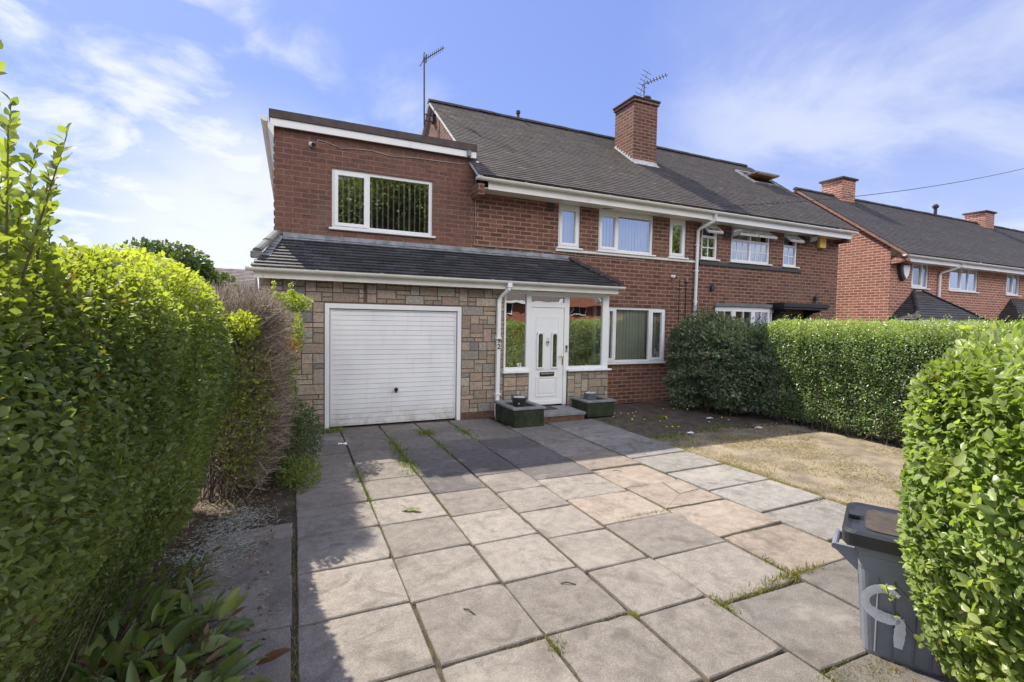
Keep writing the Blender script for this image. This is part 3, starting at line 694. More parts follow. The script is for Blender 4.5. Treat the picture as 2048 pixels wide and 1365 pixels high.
for a, b_, c, d_ in ((3.505, 3.93, .89, 2.24), (4.83, 5.615, .885, 2.23), (4.015, 4.735, 2.10, 2.215)): pg.face([(a, yg, c), (b_, yg, c), (b_, yg, d_), (a, yg, d_)])
pg.face([(5.72, Y1 + .075, .89), (5.72, DF - .06, .89), (5.72, DF - .06, 2.24), (5.72, Y1 + .075, 2.24)])
pg.build('pane', GLASS_DK, PF)
MB().bbox(3.44, 3.962, DP - .075, DP + .03, .795, .828, .005).build('porch_sill', PVC, PF); MB().bbox(4.805, 5.80, DP - .075, DP + .03, .795, .828, .005).build('porch_sill', PVC, PF)
ds = MB(); dx0, dx1, dz0, dz1 = 4.025, 4.722, .195, 2.005; yd = DP + .022
ds.box(dx0, dx1, yd, yd + .045, dz0, dz1)
def ring(mb, x0, x1, z0, z1, w_, y0, o, arch=False):
    mb.box(x0, x0 + w_, y0 - o, y0 - .0005, z0, z1); mb.box(x1 - w_, x1, y0 - o, y0 - .0005, z0, z1); mb.box(x0 + w_, x1 - w_, y0 - o, y0 - .0005, z0, z0 + w_)
    if not arch: mb.box(x0 + w_, x1 - w_, y0 - o, y0 - .0005, z1 - w_, z1)
ring(ds, dx0 + .10, dx1 - .10, .835, 1.83, .014, yd, .006)
ring(ds, dx0 + .115, dx1 - .115, .33, .70, .022, yd, .010); ds.bbox(dx0 + .17, dx1 - .17, yd - .009, yd, .385, .645, .008)
ds.box(dx0, dx1, yd - .012, yd + .03, dz0 - .02, dz0 + .05)
def arch_ring(mb, cx, hw, z0, z1, w_, y0, o):
    outer, inner = [], []
    for i in range(9):
        a = math.pi - i * math.pi / 8
        outer.append((cx + (hw + w_) * math.cos(a), z1 + (hw + w_) * math.sin(a))); inner.append((cx + hw * math.cos(a), z1 + hw * math.sin(a)))
    outer = [(cx - hw - w_, z0 - w_)] + outer + [(cx + hw + w_, z0 - w_)]; inner = [(cx - hw, z0)] + inner + [(cx + hw, z0)]
    n = len(outer); vs = [(p[0], y0 - o, p[1]) for p in outer] + [(p[0], y0 - o, p[1]) for p in inner] + [(p[0], y0, p[1]) for p in outer] + [(p[0], y0, p[1]) for p in inner]
    fs = []
    for i in range(n):
        j = (i + 1) % n; fs += [(i, j, n + j, n + i), (i, 2 * n + i, 2 * n + j, j), (n + i, n + j, 3 * n + j, 3 * n + i)]
    mb.mesh(vs, fs); return inner
gl = MB()
for cx in (4.225, 4.53):
    inner = arch_ring(ds, cx, .048, .885, 1.47, .028, yd, .022); gl.face([(p[0], yd - .002, p[1]) for p in inner])
DR = ds.build('front_door', PVC, H1)
gl.build('door_pane', glassmat('door_glass', .12, (.5, .55, .5)), DR)
bk = MB(); bk.face([(4.15, yd - .0012, .87), (4.3, yd - .0012, .87), (4.3, yd - .0012, 1.53), (4.15, yd - .0012, 1.53)]); bk.face([(4.46, yd - .0012, .87), (4.6, yd - .0012, .87), (4.6, yd - .0012, 1.53), (4.46, yd - .0012, 1.53)]); bk.build('door_pane_backing', ROOM, DR)
lb = MB(); ring(lb, 4.225, 4.525, .715, .79, .016, yd, .018); lb.box(4.24, 4.51, yd - .006, yd - .001, .73, .748)
lb.build('letterbox', BLACK, DR); MB().box(4.241, 4.509, yd - .011, yd - .003, .749, .773).build('letterbox_flap', CHROME, DR)
MB().bbox(4.693, 4.719, yd - .014, yd - .001, .92, 1.14, .004).tube([(4.706, yd - .014, 1.08), (4.706, yd - .05, 1.08), (4.66, yd - .055, 1.085), (4.60, yd - .052, 1.08)], .009, 8).build('door_handle', GOLD, DR, True)
MB().lathe((0, 0, 0), [(.02, 0), (.03, .012), (.012, .02)], 12, Matrix.Translation((4.378, yd - .001, 1.37)) @ Matrix.Rotation(R(90), 4, 'X')).tube([(4.355, yd - .015, 1.36), (4.36, yd - .02, 1.30), (4.378, yd - .022, 1.28), (4.396, yd - .02, 1.30), (4.401, yd - .015, 1.36)], .006, 6).tube([(4.378, yd - .006, 1.385), (4.378, yd - .008, 1.44)], [.01, .003], 8).build('door_knocker', CHROME, DR, True)
MB().bbox(4.765, 4.80, Y0 - .022, Y0 - .001, 1.235, 1.295, .004).build('doorbell_lens', BLACK, PF)
MB().bbox(4.764, 4.801, Y0 - .02, Y0 - .001, 1.165, 1.234, .004).build('doorbell', CHROME, PF)
# porch interior: back wall, curtain strips
MB().face([(3.3, DF - .02, 0), (5.75, DF - .02, 0), (5.75, DF - .02, 2.4), (3.3, DF - .02, 2.4)]).face([(3.46, DP + .2, 0), (3.46, DF, 0), (3.46, DF, 2.4), (3.46, DP + .2, 2.4)]).build('porch_room', ROOM, H1)
def digits(txt, size, M, name, m, parent, ext=.004):
    cu = bpy.data.curves.new('txt', 'FONT'); cu.body = txt; cu.size = size; cu.extrude = ext; cu.align_x = 'CENTER'; cu.offset = size * .012
    ob = bpy.data.objects.new('txt', cu); COL.objects.link(ob)
    dg = bpy.context.evaluated_depsgraph_get(); me = bpy.data.meshes.new_from_object(ob.evaluated_get(dg)); me.transform(M)
    bpy.data.objects.remove(ob); bpy.data.curves.remove(cu)
    me.name = name; return link(name, me, m, parent)
RX = Matrix.Rotation(R(90), 4, 'X')
digits('92', .10, Matrix.Translation((3.80, DP + .038, .90)) @ RX, 'window_number', PVC, PF, .001)
# lean-to roof: eave (7.77, 2.45) to wall (8.517, 2.99), hipped at both ends
ey, ez, ty, tz = 7.765, 2.452, DF - .002, 2.985
es2 = Vector((0, ty - ey, tz - ez)); L2 = es2.length; es2.normalize(); en2 = Vector((0, -es2.z, es2.y))
XL, XR = -.56, 5.875
lt = MB()
tiles(lt, (XL, ey - .012, ez), (1, 0, 0), es2, en2, XR - XL, L2, .092, .24, (.06, .06, .064), var=.28, seed=9, thick=.018,
      lim=lambda s: (.36 * min(1, max(0, s / L2)), XR - XL - .75 * s / L2))
esr = Vector((-.75, 0, tz - ez)); Lr = esr.length; esr.normalize(); enr = Vector((esr.z, 0, -esr.x))
tiles(lt, (XR, ey, ez), (0, 1, 0), esr, enr, ty - ey, Lr, .1, .2, (.06, .06, .064), seed=4, thick=.014, lim=lambda s: ((ty - ey) * s / Lr, ty - ey))
lt.face([(XL, ey, ez - .01), (XR, ey, ez - .01), (XR - .75, ty, tz - .01), (XL + .36, ty, tz - .01)])
lt.face([(XR, ey, ez - .01), (XR, ty, ez - .01), (XR - .75, ty, tz - .01)])
lt.face([(XL, ey, ez - .01), (XL + .36, ty, tz - .01), (XL + .36, 13, tz - .01), (XL, 13, ez - .01)])
LT = lt.build('lean_to_roof', TILE_D, H1)
def capline(mb, a, b, n, r):
    a, b = Vector(a), Vector(b); d_ = (b - a) / n
    for i in range(n):
        p, q = a + d_ * i, a + d_ * (i + 1.08); u = d_.normalized().cross(Vector((0, 0, 1))).normalized(); v = u.cross(d_.normalized())
        vs = [P + u * r * math.cos(k * math.pi / 6) + v * rr * math.sin(k * math.pi / 6) for P, rr in ((p, r * .8), (q, r * .6)) for k in range(7)]
        mb.mesh(vs, [(k, k + 1, 8 + k, 7 + k) for k in range(6)] + [tuple(range(7)), tuple(reversed(range(7, 14)))])
hp = MB(); capline(hp, (XR + .0, ey - .01, ez + .03), (XR - .75, ty, tz + .03), 5, .075)
hp.build('hip_tiles', RIDGE, LT)
hl = MB(); capline(hl, (-.47, 8.02, 2.70), (-.235, 8.50, 3.06), 2, .075)
hl.bbox(-.56, -.40, 7.97, 8.10, 2.60, 2.70, .01)
hl.build('hip_end_tiles', plain('hip_tile_grey', (.20, .195, .19), .85, .2, 8, .004), LT)
ld = MB(); ld.mesh([(-.42, 8.0, 2.655), (-.30, 7.98, 2.645), (-.13, 8.50, 3.02), (-.22, 8.505, 3.04)], [(0, 1, 2, 3)])
ld.mesh([(-.14, ty - .07, tz - .02), (5.10, ty - .07, tz - .02), (5.10, ty - .004, tz + .035), (-.14, ty - .004, tz + .035)], [(0, 1, 2, 3)])
ld.mesh([(-.14, ty - .004, tz + .035), (5.10, ty - .004, tz + .035), (5.10, ty - .004, tz + .10), (-.14, ty - .004, tz + .10)], [(0, 1, 2, 3)])
ld.build('lead_flashing', LEAD, LT)
MB().box(-.50, 5.80, 7.79, 7.815, 2.30, 2.44).box(5.775, 5.80, 7.815, DF - .003, 2.30, 2.44).build('porch_fascia', CREAM, H1)
MB().box(-.50, 5.775, 7.816, DP + .02, 2.362, 2.372).build('porch_soffit', CREAM, H1)
gutter(MB(), -.60, 5.90, 7.735, 2.44, .052).build('porch_gutter', CREAM, H1)
d2 = MB(); d2.box(3.40, 3.48, 7.695, 7.775, 2.33, 2.41)
def sq(mb, path, r=.032):
    mb.tube(path, r * 1.3, 4)
d2.tube([(3.44, 7.735, 2.36), (3.44, 7.74, 2.30), (3.36, 7.92, 2.16), (3.345, 7.945, 2.08)], .036, 10)
d2.mesh([(x + (.012 if z > 1 else 0), y, z) for z in (.05, 2.12) for x, y in ((3.294, 7.912), (3.360, 7.912), (3.360, 7.976), (3.294, 7.976))], [(0, 1, 5, 4), (1, 2, 6, 5), (2, 3, 7, 6), (3, 0, 4, 7), (4, 5, 6, 7), (0, 3, 2, 1)])
d2.tube([(3.327, 7.944, .07), (3.32, 7.93, .04), (3.30, 7.87, .01)], .034, 10)
for z in (1.42, .42): d2.bbox(3.28, 3.385, 7.90, 7.99, z, z + .03, .004)
D2 = d2.build('porch_downpipe', PVC, H1)
digits('9', .125, Matrix.Translation((3.335, 7.907, 1.345)) @ RX, 'house_number', BLACK, D2); digits('2', .125, Matrix.Translation((3.334, 7.907, 1.245)) @ RX, 'house_number', BLACK, D2)
# step
MB().bbox(3.90, 4.76, 7.24, 7.985, .10, .15, .008).build('doorstep', STONEG, H1)
MB().box(3.92, 4.74, 7.26, 7.985, 0, .10).build('step_riser', STEPB, H1)
MB().tube([(5.28, 11.5, 6.85), (5.28, 11.5, 7.10)], .035, 10).tube([(5.28, 11.5, 7.06), (5.28, 11.5, 7.13)], .055, 10).build('vent_pipe', RIDGE, H1)
MB().box(4.56, 4.74, DF - .004, DF + .02, 3.98, 4.08).build('air_brick', DGREY, H1)

# ================================================================== ATTACHED NEIGHBOUR
H2 = thing('brick_house', (11, 8.5, 0), 'attached red brick neighbour with open top-hung Georgian windows and an open roof window', 'house', 'brick houses along the street')
W = MB()
NW = [(8.66, 9.17, 3.275, 4.2), (9.61, 10.97, 3.275, 4.2), (11.46, 12.0, 3.275, 4.2), (9.15, 11.2, .95, 2.18), (11.2, 12.3, 0, 2.05)]
wall(W, 8.50, 13.68, 0, 4.2, DF, NW)
W.face([(13.68, DF, 0), (13.68, 14.5, 0), (13.68, 14.5, 4.62), (13.68, ridgeY, 6.83), (13.68, DF, 4.62)]); W.face([(8.5, 14.5, 0), (8.5, 14.5, 4.3), (13.68, 14.5, 4.3), (13.68, 14.5, 0)])
W.box(13.5, 13.68, 8.2, DF + .01, 4.0, 4.18)
W.build('wall', BR_NB, H2)
rt = tiles(MB(), (8.5, eaveY - .02, eaveZ), (1, 0, 0), es, en, 5.20, RL, .1, .165, (.075, .066, .063), seed=6, var=.15, jit=.0012, thick=.007)
rt.face([(8.5, eaveY, eaveZ - .01), (13.7, eaveY, eaveZ - .01), (13.7, ridgeY, ridgeZ - .01), (8.5, ridgeY, ridgeZ - .01)])
rt.face([(8.5, ridgeY, ridgeZ - .01), (13.7, ridgeY, ridgeZ - .01), (13.7, 14.95, eaveZ), (8.5, 14.95, eaveZ)])
ROOF2 = rt.build('roof', TILE, H2); ridge(8.5, 13.48, ridgeY, ridgeZ + .005, H2)
MB().box(8.505, 13.60, 8.14, 8.165, 4.075, 4.235).build('eaves_fascia', PVC, H2); MB().box(8.505, 13.66, 8.166, DF - .002, 4.10, 4.115).build('soffit', PVC, H2)
gutter(MB(), 8.51, 13.72, 8.085, 4.262).build('gutter', PVC, H2)
def vent_sash(mb, pane, x0, x1, z, y, h, ang, nb):
    Mx = Matrix.Translation((0, y, z)) @ Matrix.Rotation(R(-ang), 4, 'X')
    s = .04
    for a in ((x0, x0 + s, -h, 0), (x1 - s, x1, -h, 0), (x0 + s, x1 - s, -s, 0), (x0 + s, x1 - s, -h, -h + s)): mb.box(a[0], a[1], -.03, .015, a[2], a[3], Mx)
    for i in range(1, nb): xx = x0 + (x1 - x0) * i / nb; mb.box(xx - .008, xx + .008, -.012, .006, -h + s, -s, Mx)
    pane.face([Mx @ Vector(v) for v in ((x0 + s, 0, -h + s), (x1 - s, 0, -h + s), (x1 - s, 0, -s), (x0 + s, 0, -s))])
def georgian(x0, x1, lights, nb, bmat):
    fo = window(H2, x0, x1, 3.275, 3.82, DF, [(a, b_, False) for a, b_ in lights], bars=(nb, 2), blind='curtain', bmat=bmat, glass=GLASS_UP)
    f = MB(); Y = DF + .03
    f.box(x0, x0 + .055, Y, Y + .07, 3.82, 4.10); f.box(x1 - .055, x1, Y, Y + .07, 3.82, 4.10); f.box(x0, x1, Y - .002, Y + .07, 4.05, 4.19)
    for a, b_ in lights[1:]: f.box(a - .025, a + .025, Y, Y + .07, 3.82, 4.05)
    pn = MB()
    for a, b_ in lights: vent_sash(f, pn, a + .02, b_ - .02, 4.045, Y - .01, .27, 52 + random.uniform(-6, 6), nb)
    f.build('vent_sash', PVC, fo); pn.build('pane', GLASS, fo)
    curtain(x0 + .05, x1 - .05, 3.8, 4.08, Y + .2).build('curtain', bmat, fo)
    k = MB().face([(x0 - .1, DF + .7, 3.8), (x1 + .1, DF + .7, 3.8), (x1 + .1, DF + .7, 4.3), (x0 - .1, DF + .7, 4.3)]).build('room', ROOM, fo)
BLUEC = plain('blue_curtain', (.30, .34, .52), .8, .1)
georgian(8.66, 9.17, [(8.66, 9.17)], 2, BLUEC); georgian(9.61, 10.97, [(9.61, 10.29), (10.29, 10.97)], 3, CURTAIN); georgian(11.46, 12.0, [(11.46, 12.0)], 2, BLUEC)
MB().bbox(8.60, 12.14, DF - .03, DF + .03, 3.13, 3.215, .004).build('sill_band', DGREY, H2)
# shallow bow window, door canopy, door
bw = MB(); xs = [9.15, 9.55, 10.16, 10.77, 11.2]; ys = [DF - .02, DF - .20, DF - .24, DF - .20, DF - .02]
pn = MB()
for i in range(4):
    a, b_ = Vector((xs[i], ys[i], 0)), Vector((xs[i + 1], ys[i + 1], 0)); L = (b_ - a).length; an = math.atan2(b_.y - a.y, b_.x - a.x)
    Mx = Matrix.Translation((a.x, a.y, 0)) @ Matrix.Rotation(an, 4, 'Z')
    for q in ((0, .06, .95, 2.17), (L - .06, L, .95, 2.17), (.06, L - .06, .95, 1.02), (.06, L - .06, 2.06, 2.17), (L / 2 - .01, L / 2 + .01, 1.02, 2.06), (.06, L - .06, 1.35, 1.37), (.06, L - .06, 1.70, 1.72)): bw.box(q[0], q[1], 0, .06, q[2], q[3], Mx)
    pn.face([Mx @ Vector(v) for v in ((.05, .03, 1.0), (L - .05, .03, 1.0), (L - .05, .03, 2.07), (.05, .03, 2.07))])
BW = bw.build('bow_window', PVC, H2); pn.build('pane', GLASS, BW); curtain(9.25, 11.1, 1.0, 2.06, DF + .2).build('curtain', CURTAIN, BW)
MB().face([(9, DF + .6, .5), (11.3, DF + .6, .5), (11.3, DF + .6, 2.3), (9, DF + .6, 2.3)]).build('room', ROOM, BW)
MB().prism([(9.10, DF - .001), (9.12, DF - .06), (9.55, DF - .25), (10.16, DF - .29), (10.77, DF - .25), (11.22, DF - .06), (11.24, DF - .001)], 'z', 2.175, 2.255).build('bow_head', plain('grey_paint', (.17, .175, .18), .6), BW)
MB().prism([(9.15, DF - .001), (9.55, DF - .22), (10.16, DF - .26), (10.77, DF - .22), (11.2, DF - .001)], 'z', .90, .948).build('bow_sill', PVC, BW)
cn = MB().bbox(10.9, 12.62, 8.02, DF - .002, 2.20, 2.31, .01).box(10.93, 12.59, 8.05, DF - .002, 2.15, 2.20)
for x in (11.12, 12.35): cn.prism([(DF - .003, 1.85), (DF - .003, 2.15), (8.12, 2.15), (8.12, 2.10), (8.30, 2.08), (8.42, 2.0), (8.46, 1.85)], 'x', x, x + .09)
cn.build('door_canopy', plain('black_timber', (.022, .022, .024), .6, .2), H2)
MB().box(11.25, 12.25, DF + .06, DF + .11, 0, 2.05).build('front_door', plain('dark_door', (.06, .03, .025), .5), H2)
# roof window
rw = MB(); Mx = Matrix.Translation((12.30, 10.16, rz(10.16) + .02)) @ Matrix(((1, 0, 0, 0), (0, es.y, en.y, 0), (0, es.z, en.z, 0), (0, 0, 0, 1)))
for q in ((-.05, 1.0, -.06, 0), (-.05, 1.0, .78, .84), (-.05, 0, 0, .78), (.95, 1.0, 0, .78)): rw.box(q[0], q[1], q[2], q[3], -.02, .05, Mx)
RW = rw.build('roof_window', LEAD, H2)
M2 = Mx @ Matrix.Translation((0, .40, .05)) @ Matrix.Rotation(R(-38), 4, 'X')
sh = MB()
for q in ((0, .06, -.38, .38), (.89, .95, -.38, .38), (.06, .89, -.38, -.31), (.06, .89, .31, .38)): sh.box(q[0], q[1], q[2], q[3], -.02, .03, M2)
SH = sh.build('roof_window_sash', METAL, RW)
MB().face([M2 @ Vector(v) for v in ((.05, -.32, 0), (.9, -.32, 0), (.9, .32, 0), (.05, .32, 0))]).build('pane', GLASS, RW)
iw = MB()
for q in ((0.0, .02, 0, .78), (.93, .95, 0, .78), (.02, .93, 0, .02)): iw.box(q[0], q[1], q[2], q[3], -.05, .045, Mx)
iw.box(.05, .90, -.36, .36, -.045, -.021, M2)
iw.build('window_lining', WOOD, RW)
for (x, z) in ((9.0, 2.6), (12.75, 2.47)): MB().bbox(x - .05, x + .05, DF - .09, DF - .002, z - .06, z + .06, .012).tube([(x, DF - .05, z + .06), (x, DF - .05, z + .1)], .02, 8).build('wall_light', DGREY, H2)

# ================================================================== NEXT PAIR TO THE RIGHT
H3 = thing('brick_house', (20, 8.5, -.38), 'next brick pair with sunlit blank gable end, dark porch roofs and low chimneys', 'house', 'brick houses along the street')
RZ3, EZ3 = 6.50, 3.88; e3 = Vector((0, ridgeY - eaveY, RZ3 - EZ3)); RL3 = e3.length; e3.normalize(); n3 = Vector((0, -e3.z, e3.y))
W = MB(); H3W = [(17.27, 18.2, 2.98, 3.86), (19.4, 21.22, 2.98, 3.86), (23.2, 24.2, 2.98, 3.86), (26.0, 27.8, 2.98, 3.86)]
wall(W, 16.12, 33, -.5, 3.86, DF, H3W)
W.face([(16.12, DF, -.5), (16.12, DF, 4.2), (16.12, ridgeY, RZ3 - .09), (16.12, 14.5, 4.2), (16.12, 14.5, -.5)])
W.prism([(8.10, 3.68), (8.16, 3.80), (8.45, 3.80), (DF - .01, 3.72), (DF - .01, 3.62)], 'x', 16.13, 16.35)
W.face([(33, DF, -.5), (33, 14.5, -.5), (33, 14.5, 4.2), (33, ridgeY, RZ3 - .09), (33, DF, 4.2)])
W.build('wall', BR_FAR, H3)
rt = tiles(MB(), (15.98, eaveY - .02, EZ3), (1, 0, 0), e3, n3, 17, RL3, .11, .18, (.066, .06, .062), seed=8, var=.15, thick=.008, jit=.001)
rt.face([(15.98, eaveY, EZ3 - .01), (33, eaveY, EZ3 - .01), (33, ridgeY, RZ3 - .01), (15.98, ridgeY, RZ3 - .01)]); rt.face([(15.98, ridgeY, RZ3 - .01), (33, ridgeY, RZ3 - .01), (33, 14.95, EZ3), (15.98, 14.95, EZ3)])
rt.build('roof', TILE, H3); ridge(15.95, 33, ridgeY, RZ3 + .005, H3)
vg = MB().prism([(eaveY, EZ3 - .09), (eaveY, EZ3 - .005), (ridgeY, RZ3 - .005), (ridgeY, RZ3 - .09)], 'x', 15.985, 16.119)
vg.build('verge', plain('verge_brick', (.40, .22, .16), .9, .25, 20), H3)
for (x0, x1, y0, y1, zt) in ((17.95, 18.72, 11.15, 11.9, 7.05), (28.1, 28.9, 11.15, 11.9, 6.95)):
    c = MB().box(x0, x1, y0, y1, 6.2, zt).build('chimney', BR_FAR, H3)
    cc = MB().bbox(x0 - .07, x1 + .07, y0 - .07, y1 + .07, zt, zt + .07, .012); cc.build('chimney_cap', RIDGE, c)
    MB().lathe(((x0 + x1) / 2 + .05, (y0 + y1) / 2, zt + .07), [(.12, 0), (.12, .07), (.09, .07)], 14).build('chimney_pot', POT_D, c)
MB().tube([(24.6, 11.4, 6.45), (24.6, 11.4, 6.80)], .06, 10).lathe((24.6, 11.4, 6.78), [(.10, 0), (.12, .08), (.06, .16)], 12).build('vent_pipe', RIDGE, H3)
MB().box(16.25, 33, 8.14, 8.165, 3.68, 3.82).box(16.25, 33, 8.166, DF - .002, 3.70, 3.712).build('eaves_fascia', PVC, H3)
gutter(MB(), 15.98, 33, 8.085, 3.85).build('gutter', PVC, H3)
window(H3, 17.27, 18.2, 2.98, 3.85, DF, [(17.27, 17.9, True), (17.9, 18.2, False)], blind='curtain', head=.05)
window(H3, 19.4, 21.22, 2.98, 3.85, DF, [(19.4, 20.2, True), (20.2, 20.65, False), (20.65, 21.22, False)], blind='curtain', head=.05, glass=GLASS_UP)
window(H3, 23.2, 24.2, 2.98, 3.85, DF, [(23.2, 23.75, True), (23.75, 24.2, False)], blind='curtain', head=.05)
window(H3, 26.0, 27.8, 2.98, 3.85, DF, [(26.0, 26.9, True), (26.9, 27.8, False)], blind='curtain', head=.05)
p3 = MB().tube([(19.2, 8.085, 3.82), (19.2, 8.1, 3.72), (18.75, 8.44, 3.50), (18.72, 8.455, 3.42), (18.70, 8.455, 0)], .036, 10); p3.build('downpipe', PVC, H3, True)
def hiproof(mb, x0, x1, ye, ze, t0, t1, zt, seed, base):
    yb_ = DF - .003
    es_ = Vector((0, yb_ - ye, zt - ze)); L = es_.length; es_.normalize(); en_ = Vector((0, -es_.z, es_.y))
    tiles(mb, (x0, ye, ze), (1, 0, 0), es_, en_, x1 - x0, L, .1, .18, base, seed=seed, lim=lambda s: ((t0 - x0) * s / L, x1 - x0 - (x1 - t1) * s / L))
    mb.face([(x0, ye, ze - .005), (x1, ye, ze - .005), (t1, yb_, zt - .005), (t0, yb_, zt - .005)])
    a = Vector((t0 - x0, 0, zt - ze)); La = a.length; a.normalize(); na = Vector((-a.z, 0, a.x))
    tiles(mb, (x0, yb_, ze), (0, -1, 0), a, na, yb_ - ye, La, .1, .18, base, seed=seed + 1, lim=lambda s: (0, (yb_ - ye) * (1 - s / La)))
    mb.face([(x0, ye, ze - .005), (t0, yb_, zt - .005), (x0, yb_, ze - .005)])
    b_ = Vector((t1 - x1, 0, zt - ze)); Lb = b_.length; b_.normalize(); nb_ = Vector((b_.z * 1, 0, -b_.x))
    tiles(mb, (x1, ye, ze), (0, 1, 0), b_, nb_, yb_ - ye, Lb, .1, .18, base, seed=seed + 2, lim=lambda s: ((yb_ - ye) * s / Lb, yb_ - ye))
    mb.face([(x1, ye, ze - .005), (x1, yb_, ze - .005), (t1, yb_, zt - .005)])
pr_ = MB(); hiproof(pr_, 16.2, 20.1, 7.75, 1.98, 17.4, 17.9, 2.86, 31, (.075, .072, .078)); PR = pr_.build('porch_roof', TILE_D, H3)
h_ = MB(); capline(h_, (20.1, 7.75, 2.0), (17.9, DF, 2.88), 8, .06); h_.build('hip_tiles', RIDGE, PR); h_ = MB(); capline(h_, (16.2, 7.75, 2.0), (17.4, DF, 2.88), 6, .06); h_.build('hip_tiles', RIDGE, PR)
MB().box(16.22, 20.0, 7.76, 7.79, 1.84, 1.97).box(16.22, 16.25, 7.79, DF - .003, 1.84, 1.97).box(19.97, 20.0, 7.79, DF - .003, 1.84, 1.97).build('porch_fascia', PVC, H3)
MB().box(16.3, 16.4, 7.9, DF - .003, -.4, 1.84).box(16.4, 19.8, 7.95, 8.0, -.4, 1.84).box(19.8, 19.9, 7.9, DF - .003, -.4, 1.84).build('porch_front', PVC, H3)
pr2 = MB(); hiproof(pr2, 22.5, 26.5, 7.75, 2.0, 23.6, 25.0, 2.86, 41, (.07, .062, .06)); pr2.build('porch_roof', TILE_D, H3)
MB().box(22.55, 26.4, 7.76, 7.79, 1.86, 1.99).build('porch_fascia', PVC, H3)

# ================================================================== FAR HOUSE beyond the left hedge, HOUSE ACROSS THE ROAD (seen in the glass)
H4 = thing('brick_house', (-5.5, 26, 0), 'low far house with a grey tiled roof beyond the left hedge', 'house')
MB().box(-10, -1.75, 24.6, 30, -.5, 2.5).build('wall', PINK, H4)
MB().prism([(24.6, 2.5), (30, 2.5), (27.3, 3.85)], 'x', -1.90, -1.75).build('gable', PINK, H4)
e4 = Vector((0, 3.2, 1.75)); L4 = e4.length; e4.normalize(); n4 = Vector((0, -e4.z, e4.y))
r4 = tiles(MB(), (-10, 24.2, 2.3), (1, 0, 0), e4, n4, 8.35, L4, .16, .3, (.17, .14, .135), seed=12); r4.face([(-10, 24.2, 2.29), (-1.65, 24.2, 2.29), (-1.65, 27.4, 4.04), (-10, 27.4, 4.04)]); r4.face([(-10, 27.4, 4.04), (-1.65, 27.4, 4.04), (-1.65, 30.4, 2.29), (-10, 30.4, 2.29)])
r4.build('roof', TILE, H4); MB().prism([(24.2, 2.15), (24.2, 2.29), (27.4, 4.04), (27.4, 3.9)], 'x', -1.70, -1.62).build('verge_board', DGREY, H4)
H5 = thing('brick_house', (6, -24, 0), 'sunlit orange brick house across the road reflected in the front windows', 'house', 'brick houses along the street')
Z5 = -1.45
W = MB().box(-9, 46, -30, -23, -.05, 5.0 + Z5); W.build('wall', BR_OPP, H5)
r5 = MB(); r5.tint = (.13, .11, .1); r5.prism([(-30.5, 4.95 + Z5), (-22.5, 4.95 + Z5), (-26.5, 8.2 + Z5)], 'x', -9.3, 46.3); r5.tint = None; r5.build('roof', TILE, H5)
MB().box(-9.3, 46.3, -22.52, -22.45, 4.75 + Z5, 4.98 + Z5).build('eaves_board', PVC, H5)
for gx in (13.2, 24.6, 36.0):
    f5 = MB()
    for k in range(12):
        u0, u1 = -1 + k / 6, -1 + (k + 1) / 6
        def gz(u): return 6.2 + Z5 - 1.45 * abs(u) ** 1.5
        f5.prism([(gx + u0 * 2.5, gz(u0)), (gx + u1 * 2.5, gz(u1)), (gx + u1 * 2.5, gz(u1) + .2), (gx + u0 * 2.5, gz(u0) + .2)], 'y', -22.40, -22.32)
    f5.build('bargeboard', PVC, H5)
    MB().prism([(gx - 2.4, 4.6 + Z5), (gx + 2.4, 4.6 + Z5), (gx, 6.2 + Z5)], 'y', -22.7, -22.43).build('gable', BR_OPP, H5)
for x in (-5, -1.5, 3, 6.6, 10, 12.4, 16, 19.5, 23.8, 27.5, 31, 35.2, 39):
    for z in (.3, 2.35):
        f = MB(); yy = -22.98; z += -.05
        f.box(x, x + 1.7, yy, yy + .06, z, z + .08).box(x, x + 1.7, yy, yy + .06, z + .9, z + .98).box(x, x + .08, yy, yy + .06, z + .08, z + .9).box(x + 1.62, x + 1.7, yy, yy + .06, z + .08, z + .9).box(x + .81, x + .89, yy, yy + .06, z + .08, z + .9)
        wo = f.build('window', PVC, H5); MB().box(x + .08, x + 1.62, yy - .01, yy + .02, z + .08, z + .9).build('pane', ROOM, wo)

# ================================================================== THINGS ON AND BY THE HOUSE
def planter(x0, x1, y0, y1, h, label):
    p = thing('planter', ((x0 + x1) / 2, (y0 + y1) / 2, 0), label, 'planter', 'mossy planters by the doorstep')
    MB().bbox(x0, x1, y0, y1, 0, h - .04, .015).build('box', MOSS, p)
    r = MB(); a = .02; w_ = .085
    r.bbox(x0 - a, x1 + a, y0 - a, y0 + w_, h - .04, h, .008); r.bbox(x0 - a, x1 + a, y1 - w_, y1 + a, h - .04, h, .008); r.bbox(x0 - a, x0 + w_, y0 + w_, y1 - w_, h - .04, h - .001, .006); r.bbox(x1 - w_, x1 + a, y0 + w_, y1 - w_, h - .04, h - .001, .006)
    r.build('rim', STONEG, p)
    MB().box(x0 + w_, x1 - w_, y0 + w_, y1 - w_, h - .10, h - .055).build('soil', SOIL, p); return p
planter(3.26, 3.82, 7.06, 7.86, .33, 'mossy square planter with stone rim left of the doorstep beside the downpipe')
planter(4.88, 5.48, 7.38, 7.94, .31, 'mossy square planter with stone rim right of the doorstep under the large pane')
